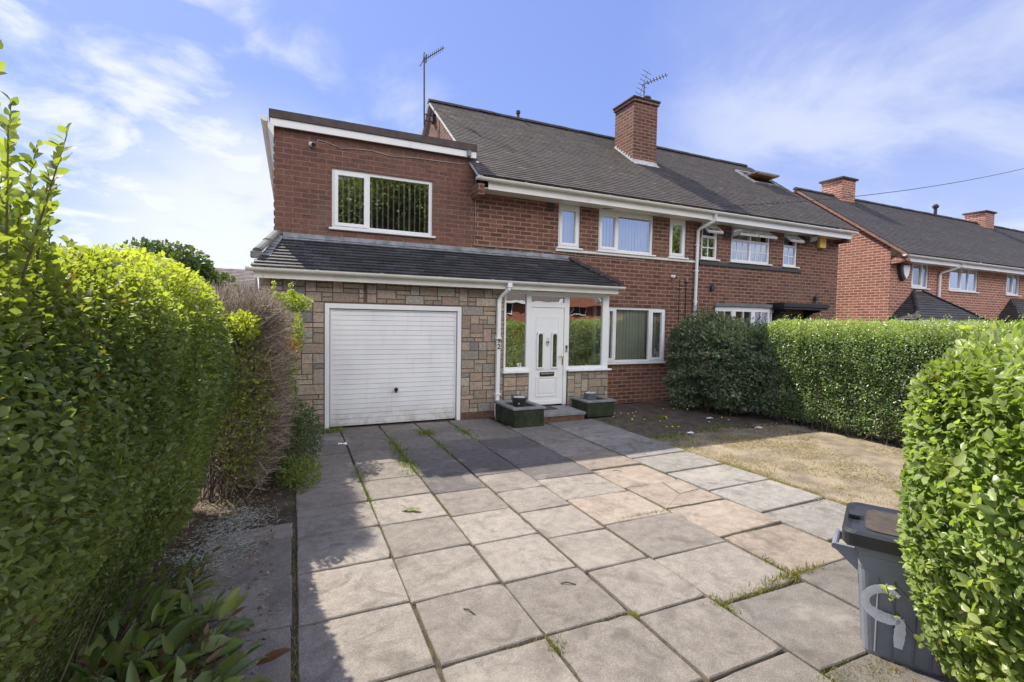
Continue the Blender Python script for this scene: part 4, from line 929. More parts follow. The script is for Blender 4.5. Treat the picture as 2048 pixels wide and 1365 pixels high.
def pot(c, r, h, m, label, seed, bowl=True):
    p = thing('flower_pot', c, label, 'pot', 'pots of white pebbles')
    if bowl: prof = [(r * .72, 0), (r * .86, h * .55), (r * .92, h * .8), (r, h * .82), (r, h), (r * .9, h), (r * .88, h * .86)]
    else: prof = [(r * .94, 0), (r * .97, h * .8), (r * 1.02, h * .82), (r * 1.02, h), (r * .92, h), (r * .9, h * .88)]
    MB().lathe(c, prof, 24).build('bowl', m, p, False)
    rg = random.Random(seed); b = MB()
    for i in range(60):
        a, q = rg.uniform(0, 6.28), r * .84 * math.sqrt(rg.random()); s = rg.uniform(.014, .024)
        b.lathe((c[0] + q * math.cos(a), c[1] + q * math.sin(a), c[2] + h * .9 + rg.uniform(-.004, .012)), [(s * .5, -s * .5), (s, 0), (s * .8, s * .45), (s * .25, s * .62)], 7)
    b.build('pebbles', PEBBLE, p, True); return p
p1 = pot((3.50, 7.38, .275), .135, .185, POT_D, 'black bowl shaped pot of white pebbles in the left planter', 1)
MB().prism([(3.44 + (.016 if k % 2 else .006) * math.cos(k * math.pi / 4), (.365) + (.016 if k % 2 else .006) * math.sin(k * math.pi / 4)) for k in range(8)], 'y', 7.256, 7.263).build('emblem', PEBBLE, p1)
pot((5.10, 7.62, .255), .125, .17, POT_G, 'grey straight sided pot of white pebbles in the right planter', 2, False)
dm = thing('doormat', (4.2, 7.75, .15), 'dark brown doormat on the step below the front door', 'doormat')
MB().bbox(3.92, 4.40, 7.62, 7.96, .151, .166, .005).build('mat', MATT, dm)
def seccam(p, dirx, label, z_arm=.0):
    c = thing('security_camera', p, label, 'camera', 'bullet security cameras')
    x, y, z = p; d_ = Vector((dirx, -1, -.35)).normalized(); q = Vector((x, y - .05, z))
    MB().tube([(x, y + .003, z), (x, y - .05, z)], .012, 8).lathe((0, 0, 0), [(.03, 0), (.03, .012)], 14, Matrix.Translation((x, y, z)) @ Matrix.Rotation(R(90), 4, 'X')).build('bracket', PVC, c)
    MB().tube([q - d_ * .055, q - d_ * .045, q + d_ * .05], [.022, .036, .036], 14).build('body', PVC, c, False)
    MB().tube([q + d_ * .05, q + d_ * .066], [.035, .030], 14).build('lens', BLACK, c)
seccam((.28, DF - .003, 4.50), .5, 'white bullet camera with black lens high on the extension wall')
seccam((7.80, DF - .003, 2.80), .6, 'white bullet camera with black lens on the brick wall left of the long downpipe')
sb = thing('sensor_box', (2.90, 8.41, 4.72), 'small grey sensor box at the right end of the white fascia', 'sensor')
MB().bbox(2.865, 2.935, 8.375, 8.424, 4.69, 4.80, .008).build('case', plain('grey_plastic', (.25, .26, .28), .5), sb); MB().tube([(2.9, 8.40, 4.69), (2.9, 8.40, 4.67)], .02, 8).build('lens', BLACK, sb)
jb = thing('junction_box', (3.07, 8.47, 4.60), 'small white junction box at the end of the extension fascia', 'junction box')
MB().bbox(3.05, 3.11, 8.44, 8.51, 4.58, 4.65, .008).tube([(3.08, 8.44, 4.58), (3.10, 8.42, 4.53)], .02, 8).build('case', PVC, jb)
def cable(name, pts, r, m, label, cat_='cable'):
    return props(MB().tube(pts, r, 6).build(name, m, None, True), label, cat_)
cable('wall_cable', [(.36, DF - .012, 4.55), (.37, DF - .012, 4.60), (.50, DF - .012, 4.585), (.72, DF - .012, 4.52), (.95, DF - .012, 4.545), (1.2, DF - .012, 4.56), (1.55, DF - .012, 4.52), (1.9, DF - .012, 4.55), (2.3, DF - .012, 4.56), (2.7, DF - .012, 4.57), (3.02, DF - .012, 4.62)], .006, CABLE_W, 'thin pale cable looping under the extension fascia from the camera')
cable('wall_cable', [(3.05, DF - .014, 4.60), (3.07, DF - .014, 4.45), (3.075, DF - .014, 3.6), (3.06, DF - .014, 3.14), (3.30, DF - .012, 3.13), (4.3, DF - .012, 3.14), (5.3, DF - .012, 3.10), (7.0, DF - .012, 3.11)], .006, CABLE_W, 'thin pale cable dropping down the corner beside the main house gutter end')
cable('wall_cable', [(7.80, DF - .012, 2.76), (7.83, DF - .012, 2.58), (8.05, DF - .012, 2.565), (8.43, DF - .05, 2.60)], .006, CABLE_W, 'thin pale cable from the lower camera to the long downpipe')
cable('wall_cable', [(8.02, DF - .012, 2.75), (8.02, DF - .012, .3)], .006, CABLE, 'dark vertical cable on bricks left of the long downpipe, the left one of two')
cable('wall_cable', [(8.22, DF - .014, 2.72), (8.22, DF - .014, .3)], .009, CABLE, 'dark vertical cable under the small grey box by the long downpipe')
bx = thing('junction_box', (8.22, 8.5, 2.76), 'small grey box on the bricks beside the long downpipe', 'junction box'); MB().bbox(8.19, 8.25, DF - .05, DF - .003, 2.70, 2.80, .006).build('case', plain('mid_grey_plastic', (.2, .2, .2), .6), bx)
cable('overhead_cable', [(5.81 + (34 - 5.81) * i / 40, 8.40 - (8.40 - 6.6) * i / 40, 4.08 + (11.1 - 4.08) * i / 40 - 1.05 * 4 * (i / 40) * (1 - i / 40)) for i in range(41)], .009, CABLE, 'black overhead telephone wire rising to the right over the roofs')
# television aerials
a1 = thing('tv_aerial', (2.80, 11.3, 6.2), 'tall thin television aerial mast strapped to the left gable', 'aerial', 'television aerials')
MB().tube([(2.79, 11.3, 6.25), (2.775, 11.3, 7.80)], .018, 8).build('mast', AERIAL, a1)
b = MB(); b.box(2.79, 3.03, 11.24, 11.26, 6.33, 6.36).box(2.79, 3.03, 11.24, 11.26, 6.47, 6.50).box(2.96, 3.028, 11.2, 11.34, 6.32, 6.52); b.build('bracket', AERIAL, a1)
b = MB(); b.tube([(2.75, 11.3, 7.72), (3.22, 11.2, 8.07)], .011, 6)
for i in range(9):
    f_ = .15 + i * .095; c = Vector((2.75, 11.3, 7.72)).lerp(Vector((3.22, 11.2, 8.07)), f_); b.tube([c + Vector((.03, .12, 0)), c - Vector((.03, .12, 0))], .006, 5)
for s in (-1, 1): b.tube([(2.76, 11.3, 7.73), (2.72 + .05 * s, 11.28, 7.73 + .17 * s)], .012, 6); b.tube([(2.80, 11.2, 7.76 + .05 * s), (2.84, 11.4, 7.78 + .05 * s)], .016, 6)
b.build('antenna', AERIAL, a1)
a2 = thing('tv_aerial', (8.40, 10.4, 7.4), 'television aerial with short crossed rods standing on the big chimney', 'aerial', 'television aerials')
MB().tube([(8.36, 10.36, 7.38), (8.36, 10.36, 7.95)], .014, 8).build('mast', AERIAL, a2)
b = MB(); A, Bq = Vector((8.28, 10.36, 7.93)), Vector((8.95, 10.2, 8.27)); b.tube([A, Bq], .011, 6)
for i in range(7):
    c = A.lerp(Bq, .25 + i * .12); b.tube([c + Vector((.02, .10, .03)), c - Vector((.02, .10, .03))], .013, 5); b.tube([c + Vector((-.03, 0, .045)), c - Vector((-.03, 0, .045))], .010, 5)
A, Bq = Vector((8.22, 10.36, 7.68)), Vector((8.47, 10.36, 8.36)); b.tube([A, Bq], .010, 6)
for i in range(6):
    c = A.lerp(Bq, i * .18); b.tube([c + Vector((-.12, .02, .05)), c - Vector((-.12, .02, .05))], .006, 5)
b.build('antenna', AERIAL, a2)
# alarm boxes and floodlights on the neighbours
al = thing('alarm_box', (12.88, 8.5, 3.98), 'yellow alarm box under the neighbour house eaves', 'alarm box'); MB().bbox(12.76, 13.02, DF - .09, DF - .003, 3.83, 4.10, .012).build('case', YELLOW, al)
al2 = thing('alarm_box', (16.55, 8.5, 3.4), 'shield shaped white alarm box on dark backing beside the far house windows', 'alarm box')
sh_ = [(-.17, .2), (.17, .2), (.2, .1), (.12, -.13), (0, -.26), (-.12, -.13), (-.2, .1)]
MB().prism([(16.68 + x * 1.12, 3.43 + z * 1.12) for x, z in sh_], 'y', DF - .10, DF - .003).build('backing', DGREY, al2); MB().prism([(16.72 + x * .85, 3.43 + z * .85) for x, z in sh_], 'y', DF - .14, DF - .102).build('cover', PVC, al2)
def flood(x, z, dx, label):
    f = thing('floodlight', (x, 8.45, z), label, 'floodlight', 'floodlights under the neighbour eaves')
    MB().bbox(x - .06, x + .06, DF - .07, DF - .003, z - .08, z + .06, .01).tube([(x, DF - .07, z), (x + dx * .4, DF - .16, z - .02)], .015, 8).build('bracket', DGREY, f)
    Mx = Matrix.Translation((x + dx, DF - .22, z + .01)) @ Matrix.Rotation(R(35), 4, 'X') @ Matrix.Rotation(R(-18), 4, 'Y')
    MB().bbox(-.11, .11, -.03, .03, -.07, .07, .008, Mx).build('lamp_head', plain('lamp_grey', (.35, .36, .36), .4), f)
flood(9.40, 3.90, .12, 'grey floodlight on a dark bracket left of the neighbour middle window'); flood(11.95 + .2, 4.0, .15, 'grey floodlight on a dark bracket right of the neighbour last window')
# street lamp far left
sl = thing('street_lamp', (-4.4, 22, 0), 'pale street lamp head showing above the left hedge in front of the tree', 'street lamp')
MB().tube([(-5.2, 22, -.5), (-5.2, 22, 3.55), (-5.1, 22, 3.72), (-4.7, 22, 3.78)], .05, 8).build('column', METAL, sl, True)
MB().lathe((0, 0, 0), [(.02, 0), (.10, .12), (.12, .45), (.07, .75), (.02, .8)], 12, Matrix.Translation((-4.8, 22, 3.79)) @ Matrix.Rotation(R(90), 4, 'Y') @ Matrix.Scale(.7, 4, (1, 0, 0))).build('lamp_head', CREAM, sl, True)

# ================================================================== WHEELIE BIN
bn = thing('wheelie_bin', (3.06, 1.5, 0), 'blue grey wheelie bin with black lid and white painted mark against the right hedge', 'wheelie bin')
b = MB(); n = 20
def rrect(cx, cy, hx, hy, r, z, k=5):
    out = []
    for sx_, sy_, a0 in ((1, 1, 0), (-1, 1, 90), (-1, -1, 180), (1, -1, 270)):
        for i in range(k):
            a = R(a0 + 90 * i / (k - 1)); out.append((cx + sx_ * (hx - r) + r * math.cos(a), cy + sy_ * (hy - r) + r * math.sin(a), z))
    return out
BCX, BCY, BA = 3.03, 1.455, R(-62)
Mb = Matrix.Translation((BCX, BCY, 0)) @ Matrix.Rotation(BA, 4, 'Z') @ Matrix.Diagonal((.86, .88, .92, 1))
prof = [(.19, .20, .0), (.195, .205, .02), (.215, .225, .30), (.232, .245, .50), (.236, .25, .52), (.236, .25, .59), (.25, .262, .60), (.25, .262, .64)]
rings = [[Mb @ Vector(p) for p in rrect(0, 0, hx, hy, .05, z)] for hx, hy, z in prof]
m_ = len(rings[0]); vs = [p for r_ in rings for p in r_]
fs = [(i * m_ + j, i * m_ + (j + 1) % m_, (i + 1) * m_ + (j + 1) % m_, (i + 1) * m_ + j) for i in range(len(rings) - 1) for j in range(m_)] + [tuple(reversed(range(m_))), tuple(range((len(rings) - 1) * m_, len(rings) * m_))]
b.mesh(vs, fs)
for k in (-.13, -.05, .05, .13):   # moulded ribs
    b.mesh([Mb @ Vector(v) for v in ((-.197, k - .008, .03), (-.205, k, .03), (-.197, k + .008, .03), (-.230, k - .008, .48), (-.240, k, .48), (-.230, k + .008, .48))], [(0, 1, 4, 3), (1, 2, 5, 4)])
    b.mesh([Mb @ Vector(v) for v in ((k - .008, -.207, .03), (k, -.216, .03), (k + .008, -.207, .03), (k - .008, -.241, .48), (k, -.251, .48), (k + .008, -.241, .48))], [(0, 1, 4, 3), (1, 2, 5, 4)])
b.build('body', BINP, bn)
l = MB(); lr = [[Mb @ Vector(p) for p in rrect(-.02, 0, hx, hy, .06, z)] for hx, hy, z in ((.285, .29, .645), (.30, .305, .65), (.305, .31, .72), (.285, .29, .735), (.26, .265, .722), (.19, .20, .725))]
vs = [p for r_ in lr for p in r_]; l.mesh(vs, [(i * m_ + j, i * m_ + (j + 1) % m_, (i + 1) * m_ + (j + 1) % m_, (i + 1) * m_ + j) for i in range(5) for j in range(m_)] + [tuple(reversed(range(m_))), tuple(range(5 * m_, 6 * m_))])
l.box(-.30, -.24, -.05, .05, .735, .75, Mb)
LID = l.build('lid', BINL, bn)
MB().face([Mb @ Vector(p) for p in rrect(-.01, 0, .20, .21, .06, .7285)]).build('dust', LIDDIRT, LID)
h = MB(); 
for s in (-.12, .12): h.box(-.37, -.24, s - .012, s + .012, .545, .575, Mb); h.mesh([Mb @ Vector(v) for v in ((-.365, s - .01, .545), (-.365, s + .01, .545), (-.235, s + .01, .545), (-.235, s - .01, .545), (-.235, s - .01, .44), (-.235, s + .01, .44))], [(0, 1, 5, 4), (0, 4, 3), (1, 2, 5)])
h.tube([Mb @ Vector((-.365, -.135, .56)), Mb @ Vector((-.365, .135, .56))], .016, 10)
h.build('handle', BINP, bn)
# brushed paint: a numeral-like loop with a tail
pts = [(.075, .40), (.02, .425), (-.045, .405), (-.085, .35), (-.075, .295), (-.02, .26), (.05, .255), (.085, .27), (.088, .22), (.085, .16), (.083, .10)]
def spline(P, m=5):
    out = []
    for i in range(len(P) - 1):
        p0, p1, p2, p3 = P[max(i - 1, 0)], P[i], P[i + 1], P[min(i + 2, len(P) - 1)]
        for k in range(m):
            q = k / m; out.append(tuple(.5 * (2 * b + (c - a) * q + (2 * a - 5 * b + 4 * c - d) * q * q + (3 * b - a - 3 * c + d) * q ** 3) for a, b, c, d in zip(p0, p1, p2, p3)))
    return out + [P[-1]]
pb = MB(); W_ = [.012, .022, .026, .022, .026, .034, .030, .022, .026, .028, .020]
pts3 = spline([p + (w_,) for p, w_ in zip(pts, W_)])
for (p, q, wa, wb_) in [(a[:2], c[:2], a[2] * random.uniform(.9, 1.05), c[2] * random.uniform(.9, 1.05)) for a, c in zip(pts3, pts3[1:])]:
    d_ = Vector((q[0] - p[0], q[1] - p[1])).normalized(); nn = Vector((-d_.y, d_.x)); e = d_ * .002
    def S3(u, z): return Mb @ Vector((u - .105, -(.207 + (z - .03) * .078) - .0095, z))
    pb.face([S3(p[0] + nn.x * wa - e.x, p[1] + nn.y * wa - e.y), S3(q[0] + nn.x * wb_ + e.x, q[1] + nn.y * wb_ + e.y), S3(q[0] - nn.x * wb_ + e.x, q[1] - nn.y * wb_ + e.y), S3(p[0] - nn.x * wa - e.x, p[1] - nn.y * wa - e.y)])
pb.build('painted_mark', BPAINT, bn)

# ================================================================== VEGETATION
rng = np.random.default_rng(42)
# --- left privet hedge, along the boundary
HL = thing('privet_hedge', (-1.2, 2.7, 0), 'tall dense green privet hedge filling the left side, yellow lit along its top', 'hedge')
yl = lambda p, n: np.clip((p[:, 2] - 1.64) / .36, 0, 1) * .95 + .04  # yellower towards the top: young growth, plus the sunlit band put into the tint
def undercut(part, x_at, zt, amt, sgn=-1):
    v, f, c = part; k = np.clip(1 - v[:, 2] / zt, 0, 1) ** 1.3 * (amt if sgn > 0 else amt + .42 * np.clip((2.9 - v[:, 1]) / 1.4, 0, 1)); v = v.copy(); v[:, 0] += sgn * k * np.clip((v[:, 0] - x_at) / .5 + 1, 0, 1) if sgn < 0 else k; return v, f, c
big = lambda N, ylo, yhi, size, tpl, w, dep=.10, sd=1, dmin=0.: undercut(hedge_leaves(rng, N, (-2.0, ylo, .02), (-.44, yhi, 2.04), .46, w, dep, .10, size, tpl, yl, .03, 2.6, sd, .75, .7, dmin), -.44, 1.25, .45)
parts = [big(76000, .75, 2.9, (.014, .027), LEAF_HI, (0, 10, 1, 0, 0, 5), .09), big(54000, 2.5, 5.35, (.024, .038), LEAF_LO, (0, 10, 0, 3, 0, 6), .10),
         big(12000, .7, 5.3, (.05, .08), LEAF_LO, (1.5, 10, 2, 3, 0, 6), .3, 1, .13), big(14000, .7, 5.2, (.08, .13), LEAF_LO, (1, 10, 2, 3, 0, 4), .12, 1, .34)]
V = cat(*parts)
# tall unclipped shoots near the camera end
N = 300; base = np.stack([rng.uniform(-1.8, -.60, N), rng.uniform(1.3, 3.2, N), rng.uniform(1.66, 1.86, N)], 1)
edge = -.408 * base[:, 1]
hgt = rng.uniform(.5, 1., N) * np.clip(.54 - .58 * (base[:, 0] - edge) / .5, .06, .58); tip = base + np.stack([rng.normal(0, .05, N), rng.normal(0, .05, N), hgt], 1)
st = [sticks(rng, base, tip, .004, .0015, bark_tint(rng, N, (.12, .11, .06)))]
K = 40; f_ = np.tile(np.linspace(.05, 1, K), N); bi = np.repeat(np.arange(N), K); pos = base[bi] + (tip - base)[bi] * f_[:, None]
al = rng.normal(size=(N * K, 3)); al[:, 2] = np.abs(al[:, 2]) * .6 + .5
tt = np.zeros((N * K, 3)); tt[:, 0] = rng.uniform(.3, 1, N * K); tt[:, 1] = rng.uniform(0, .55, N * K)
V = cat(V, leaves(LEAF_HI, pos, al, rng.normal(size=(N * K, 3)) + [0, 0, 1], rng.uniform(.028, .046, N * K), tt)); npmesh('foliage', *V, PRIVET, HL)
# bare stems low in the hedge
N = 900; a = np.stack([rng.uniform(-1.5, -.85, N), rng.uniform(.6, 4.9, N), rng.uniform(0, .5, N)], 1); b_ = a + np.stack([rng.normal(.1, .16, N), rng.normal(0, .2, N), rng.uniform(.25, 1.0, N)], 1); b_[:, 0] = np.minimum(b_[:, 0], -.52)
npmesh('stems', *cat(st[0], sticks(rng, a, b_, rng.uniform(.003, .010, N), .002, bark_tint(rng, N))), TWIG, HL)
# --- dead twiggy bush by the garage
DB = thing('dead_bush', (-.55, 6.6, 0), 'bare brown twiggy bush between green hedge and garage wall with orange dead leaves', 'bush')
def inell(N, c, r, pw=.6):
    d_ = unit(rng.normal(size=(N, 3))); return np.array(c) + d_ * np.array(r) * (rng.random(N) ** pw)[:, None], d_
N = 21000; p, d_, dep_ = rbox(rng, N, (-1.05, 4.85, .12), (-.04, 7.55, 1.98), .32, (0, 10, 3, 1, 0, 5), .22, .19, 3.1, 31)
k_ = np.clip(1 - p[:, 2] / .8, 0, 1); p[:, 0] -= k_ * .28
dirs = unit(d_ * .8 + rng.normal(size=(N, 3)) * .5 + np.array([.2, -.15, .35])); L = rng.uniform(.06, .22, N)
tw = sticks(rng, p - dirs * L[:, None] * .5, p + dirs * L[:, None] * .5, rng.uniform(.0018, .0048, N), .0013, bark_tint(rng, N, (.34, .275, .22), .75))
N3 = 620; q3, e3_, _ = rbox(rng, N3, (-.9, 4.8, .5), (-.10, 7.5, 1.9), .3, (0, 8, 2, 0, 0, 9), .05, .15, 3.1, 31); g3 = unit(e3_ + rng.normal(size=(N3, 3)) * .45 + [.15, 0, .3])
tw = cat(tw, sticks(rng, q3 - g3 * .1, q3 + g3 * rng.uniform(.08, .34, N3)[:, None], .0032, .0012, bark_tint(rng, N3, (.33, .27, .21), .5)))
N2 = 350; a = np.stack([rng.uniform(-.8, -.4, N2), rng.uniform(5.2, 7.2, N2), np.zeros(N2)], 1); q, _ = inell(N2, (-.5, 6.1, 1.1), (.5, 1.3, .9))
npmesh('twigs', *cat(tw, sticks(rng, a, q, .007, .003, bark_tint(rng, N2, (.16, .12, .1)))), TWIG, DB)
N = 190; c = np.where(rng.random(N)[:, None] < .5, [[-.10, 5.6, 1.44]], [[-.24, 5.3, 1.28]]); p = c + rng.normal(size=(N, 3)) * [.10, .14, .055]
tt = np.zeros((N, 3)); tt[:, 2] = 1
npmesh('dead_leaves', *leaves(LEAF_LO, p, rng.normal(size=(N, 3)), rng.normal(size=(N, 3)), rng.uniform(.03, .06, N), tt), leafmat('orange_dead_leaf', (.3, .12, .04), (.4, .18, .06), (.4, .2, .06), (.42, .17, .06), .35), DB)
# green growth on and around it
def sprig(N, c, r, size, tpl, m, name, parent, y=.2, up=.8, pw=.5, width=1.):
    p, d_ = inell(N, c, r, pw); tt = np.zeros((N, 3)); tt[:, 0] = rng.uniform(.1, 1, N); tt[:, 1] = np.clip(rng.normal(y, .2, N), 0, 1)
    al = d_ + rng.normal(size=(N, 3)) * .6 + [0, 0, .4]
    return npmesh(name, *leaves(tpl, p, al, rng.normal(size=(N, 3)) + [0, 0, up], rng.uniform(*size, N), tt, width), m, parent)
sprig(1500, (-.03, 7.1, 1.93), (.28, .4, .13), (.03, .05), LEAF_LO, PRIVET, 'green_regrowth', DB, .3)
for (x, y_, z, h_) in ((-.22, 7.0, 1.95, .26), (-.02, 7.0, 1.96, .24), (-.12, 6.9, 1.9, .16), (.12, 6.8, 1.85, .1)):
    N = 46; f_ = rng.random(N); pos = np.stack([x + rng.normal(0, .015, N), y_ + rng.normal(0, .015, N), z + f_ * h_], 1); al = rng.normal(size=(N, 3)) + [0, 0, .6]; tt = np.zeros((N, 3)); tt[:, 0] = .8; tt[:, 1] = .45
    npmesh('green_shoot', *leaves(LEAF_LO, pos, al, rng.normal(size=(N, 3)) + [0, 0, 1], rng.uniform(.035, .055, N), tt), PRIVET, DB)
sprig(2600, (-.10, 6.6, 1.0), (.16, .8, .8), (.022, .04), LEAF_LO, PRIVET, 'green_regrowth', DB, .15)
sprig(900, (.06, 6.6, 1.55), (.07, .3, .26), (.02, .035), LEAF_LO, PRIVET, 'green_regrowth', DB, .35)
sprig(1100, (-.40, 4.95, 1.66), (.14, .28, .13), (.03, .045), LEAF_LO, PRIVET, 'green_regrowth', DB, .75)
sprig(6500, (-.42, 5.3, .95), (.30, .8, .85), (.03, .045), LEAF_LO, PRIVET, 'green_regrowth', DB, .3)
# leafy weeds spilling over the paving edge
WB = thing('leafy_shrub', (-.05, 6.4, 0), 'low bluish green weedy shrub spilling over the paving below the dead bush', 'shrub')
sprig(8500, (-.10, 6.45, .30), (.44, 1.0, .46), (.022, .042), LEAF_LO, leafmat('weed_leaf', (.045, .075, .035), (.13, .18, .09), (.2, .25, .08)), 'foliage', WB, .1)
sprig(1100, (.06, 5.5, .10), (.22, .45, .16), (.03, .05), LEAF_LO, PRIVET, 'foliage', WB, .1)
N = 260; a = np.stack([rng.uniform(-.4, .1, N), rng.uniform(5.8, 7.3, N), np.zeros(N)], 1); npmesh('stems', *sticks(rng, a, a + np.stack([rng.normal(.08, .1, N), rng.normal(0, .12, N), rng.uniform(.2, .6, N)], 1), .003, .0015, bark_tint(rng, N)), TWIG, WB)
# --- broad-leaved plants bottom left
rb = np.random.default_rng(5)
spots = [(-.80, 2.25, .95), (-.62, 2.35, 1.), (-.52, 2.62, .9), (-.74, 2.75, 1.1), (-.50, 3.05, .8), (-.86, 3.10, 1.1), (-.66, 3.35, .85), (-.98, 2.45, 1.2), (-.58, 3.75, .6), (-.95, 3.75, .9), (-.46, 2.2, 1.25), (-.40, 2.5, 1.1), (-.58, 2.05, 1.35), (-.72, 1.95, 1.4), (-.44, 2.85, 1.0), (-.66, 2.55, 1.3), (-1.0, 2.25, 1.3), (-.92, 1.95, 1.4), (-.82, 1.72, 1.4), (-1.08, 2.65, 1.2), (-.62, 1.75, 1.3), (-.88, 2.8, 1.1), (-.74, 3.05, 1.0)]
for i, (x, y_, s) in enumerate(spots):
    pl = thing('broadleaf_plant', (x, y_, 0), 'low broad leaved weed sprawling at the foot of the left hedge', 'plant', 'broad leaved weeds under the left hedge')
    N = int(30 * s) + 8; al = rb.normal(size=(N, 3)); al[:, 2] = np.abs(al[:, 2]) * .45 + .05; al = unit(al); p = np.array([x, y_, .05]) + al * rb.uniform(.05, .22, N)[:, None] * s
    tt = np.zeros((N, 3)); tt[:, 0] = rb.uniform(0, 1, N); tt[:, 1] = np.clip(rb.normal(.1, .2, N), 0, 1); tt[:, 2] = np.where(rb.random(N) < (.35 if i in (2, 4) else .08), .9, 0)
    npmesh('leaves', *leaves(LEAF_LONG, p, al + rb.normal(size=(N, 3)) * .25, rb.normal(size=(N, 3)) * .35 + [0, 0, 1], rb.uniform(.08, .18, N) * s, tt, rb.uniform(.8, 1.45, N)), BROADL, pl, True)
    npmesh('stems', *sticks(rb, np.tile([[x, y_, 0.]], (N, 1)), p, .003, .0015, bark_tint(rb, N, (.16, .09, .05))), TWIG, pl)
# leaf litter, pale weed straw
N = 5200; p = np.stack([rng.uniform(-1.1, -.12, N), rng.uniform(2.6, 7.4, N), rng.uniform(-.01, .012, N)], 1); tt = np.zeros((N, 3)); tt[:, 0] = rng.uniform(0, 1, N); tt[:, 2] = rng.uniform(.2, 1, N)
props(npmesh('leaf_litter', *leaves(LEAF_LO, p, rng.normal(size=(N, 3)) * [1, 1, .25], rng.normal(size=(N, 3)) * .5 + [0, 0, 1], rng.uniform(.012, .035, N), tt), STRAW), 'brown leaf litter on the soil under the left hedge', 'leaf litter', kind='stuff')
N = 1500; c = np.array([(-.52, 4.45), (-.40, 4.05), (-.62, 4.0), (-.35, 4.6)])[rng.integers(0, 4, N)]; p = np.stack([c[:, 0] + rng.normal(0, .10, N), c[:, 1] + rng.normal(0, .16, N), rng.uniform(.0, .05, N)], 1)
d_ = unit(rng.normal(size=(N, 3)) * [1, 1, .4]); props(npmesh('weed_straw', *sticks(rng, p, p + d_ * rng.uniform(.02, .06, N)[:, None], .002, .001, np.ones((N, 3)) * [.52, .54, .5] * rng.uniform(.6, 1.2, (N, 1))), TWIG), 'pale dried weed stalks beside the paving edge', 'dried weeds', kind='stuff')

# --- right boundary hedge, sunlit
HB = thing('boundary_hedge', (8.6, 4.5, 0), 'clipped sunlit glossy hedge along the right boundary behind the dry lawn', 'hedge')
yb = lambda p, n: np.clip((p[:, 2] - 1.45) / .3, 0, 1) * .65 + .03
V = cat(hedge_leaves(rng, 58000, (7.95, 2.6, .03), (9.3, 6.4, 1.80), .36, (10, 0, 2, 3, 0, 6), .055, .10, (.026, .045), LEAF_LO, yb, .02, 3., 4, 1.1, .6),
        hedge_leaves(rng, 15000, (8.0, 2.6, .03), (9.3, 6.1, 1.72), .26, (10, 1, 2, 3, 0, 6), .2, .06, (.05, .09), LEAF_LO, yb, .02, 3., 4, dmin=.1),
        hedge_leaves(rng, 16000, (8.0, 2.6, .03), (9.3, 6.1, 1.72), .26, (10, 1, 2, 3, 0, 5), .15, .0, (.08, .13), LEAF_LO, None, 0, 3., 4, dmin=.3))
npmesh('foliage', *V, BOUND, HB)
N = 90; x = rng.uniform(8.05, 9.1, N); y_ = rng.uniform(2.8, 6.1, N); a = np.stack([x, y_, np.full(N, 1.65)], 1); h_ = rng.uniform(.12, .3, N); K = 16; f_ = np.tile(np.linspace(.1, 1, K), N); bi = np.repeat(np.arange(N), K)
pos = a[bi] + np.stack([rng.normal(0, .02, N * K), rng.normal(0, .02, N * K), h_[bi] * f_], 1); tt = np.zeros((N * K, 3)); tt[:, 0] = rng.uniform(.4, 1, N * K); tt[:, 1] = rng.uniform(.2, .8, N * K)
npmesh('shoots', *leaves(LEAF_LO, pos, rng.normal(size=(N * K, 3)) + [0, 0, .8], rng.normal(size=(N * K, 3)) + [0, 0, 1], rng.uniform(.025, .04, N * K), tt), BOUND, HB)
N = 500; a = np.stack([rng.uniform(8.0, 8.9, N), rng.uniform(2.8, 6.0, N), np.zeros(N)], 1); npmesh('stems', *sticks(rng, a, a + np.stack([rng.normal(-.02, .12, N), rng.normal(0, .15, N), rng.uniform(.2, .9, N)], 1), rng.uniform(.004, .012, N), .003, bark_tint(rng, N)), TWIG, HB)
# --- shaded feathery shrub by the front window
SH_ = thing('evergreen_shrub', (7.7, 7.3, 0), 'dark feathery evergreen shrub in shade beside the front window', 'shrub')
yc = lambda p, n: np.clip((p[:, 2] - 1.3) / .5, 0, 1) * .4
V = cat(hedge_leaves(rng, 30000, (7.28, 6.5, .02), (9.0, 8.15, 1.70), .5, (8, 0, 10, 0, 0, 6), .18, .36, (.035, .075), LEAF_LO, yc, .03, 3.2, 7, .3, 1.1),
        hedge_leaves(rng, 9000, (7.6, 5.85, .02), (8.5, 7.0, 1.25), .45, (8, 0, 10, 0, 0, 5), .10, .14, (.035, .07), LEAF_LO, yc, .03, 3.2, 8, .3, 1.1),
        hedge_leaves(rng, 4500, (7.25, 6.5, .02), (9.0, 8.2, 1.7), .5, (8, 0, 10, 0, 0, 6), .4, .1, (.08, .14), LEAF_LO, yc, .02, 3.2, 7))
npmesh('foliage', *V, CONIF, SH_)
N = 60; x = rng.uniform(7.5, 8.9, N); y_ = rng.uniform(6.9, 7.9, N); a = np.stack([x, y_, np.full(N, 1.45)], 1); h_ = rng.uniform(.2, .5, N); K = 22; f_ = np.tile(np.linspace(.05, 1, K), N); bi = np.repeat(np.arange(N), K)
pos = a[bi] + np.stack([rng.normal(0, .03, N * K), rng.normal(0, .03, N * K), h_[bi] * f_], 1); tt = np.zeros((N * K, 3)); tt[:, 0] = rng.uniform(.2, 1, N * K); tt[:, 1] = rng.uniform(0, .3, N * K)
npmesh('shoots', *leaves(LEAF_LO, pos, rng.normal(size=(N * K, 3)) + [0, 0, 1], rng.normal(size=(N * K, 3)), rng.uniform(.03, .05, N * K), tt), CONIF, SH_)
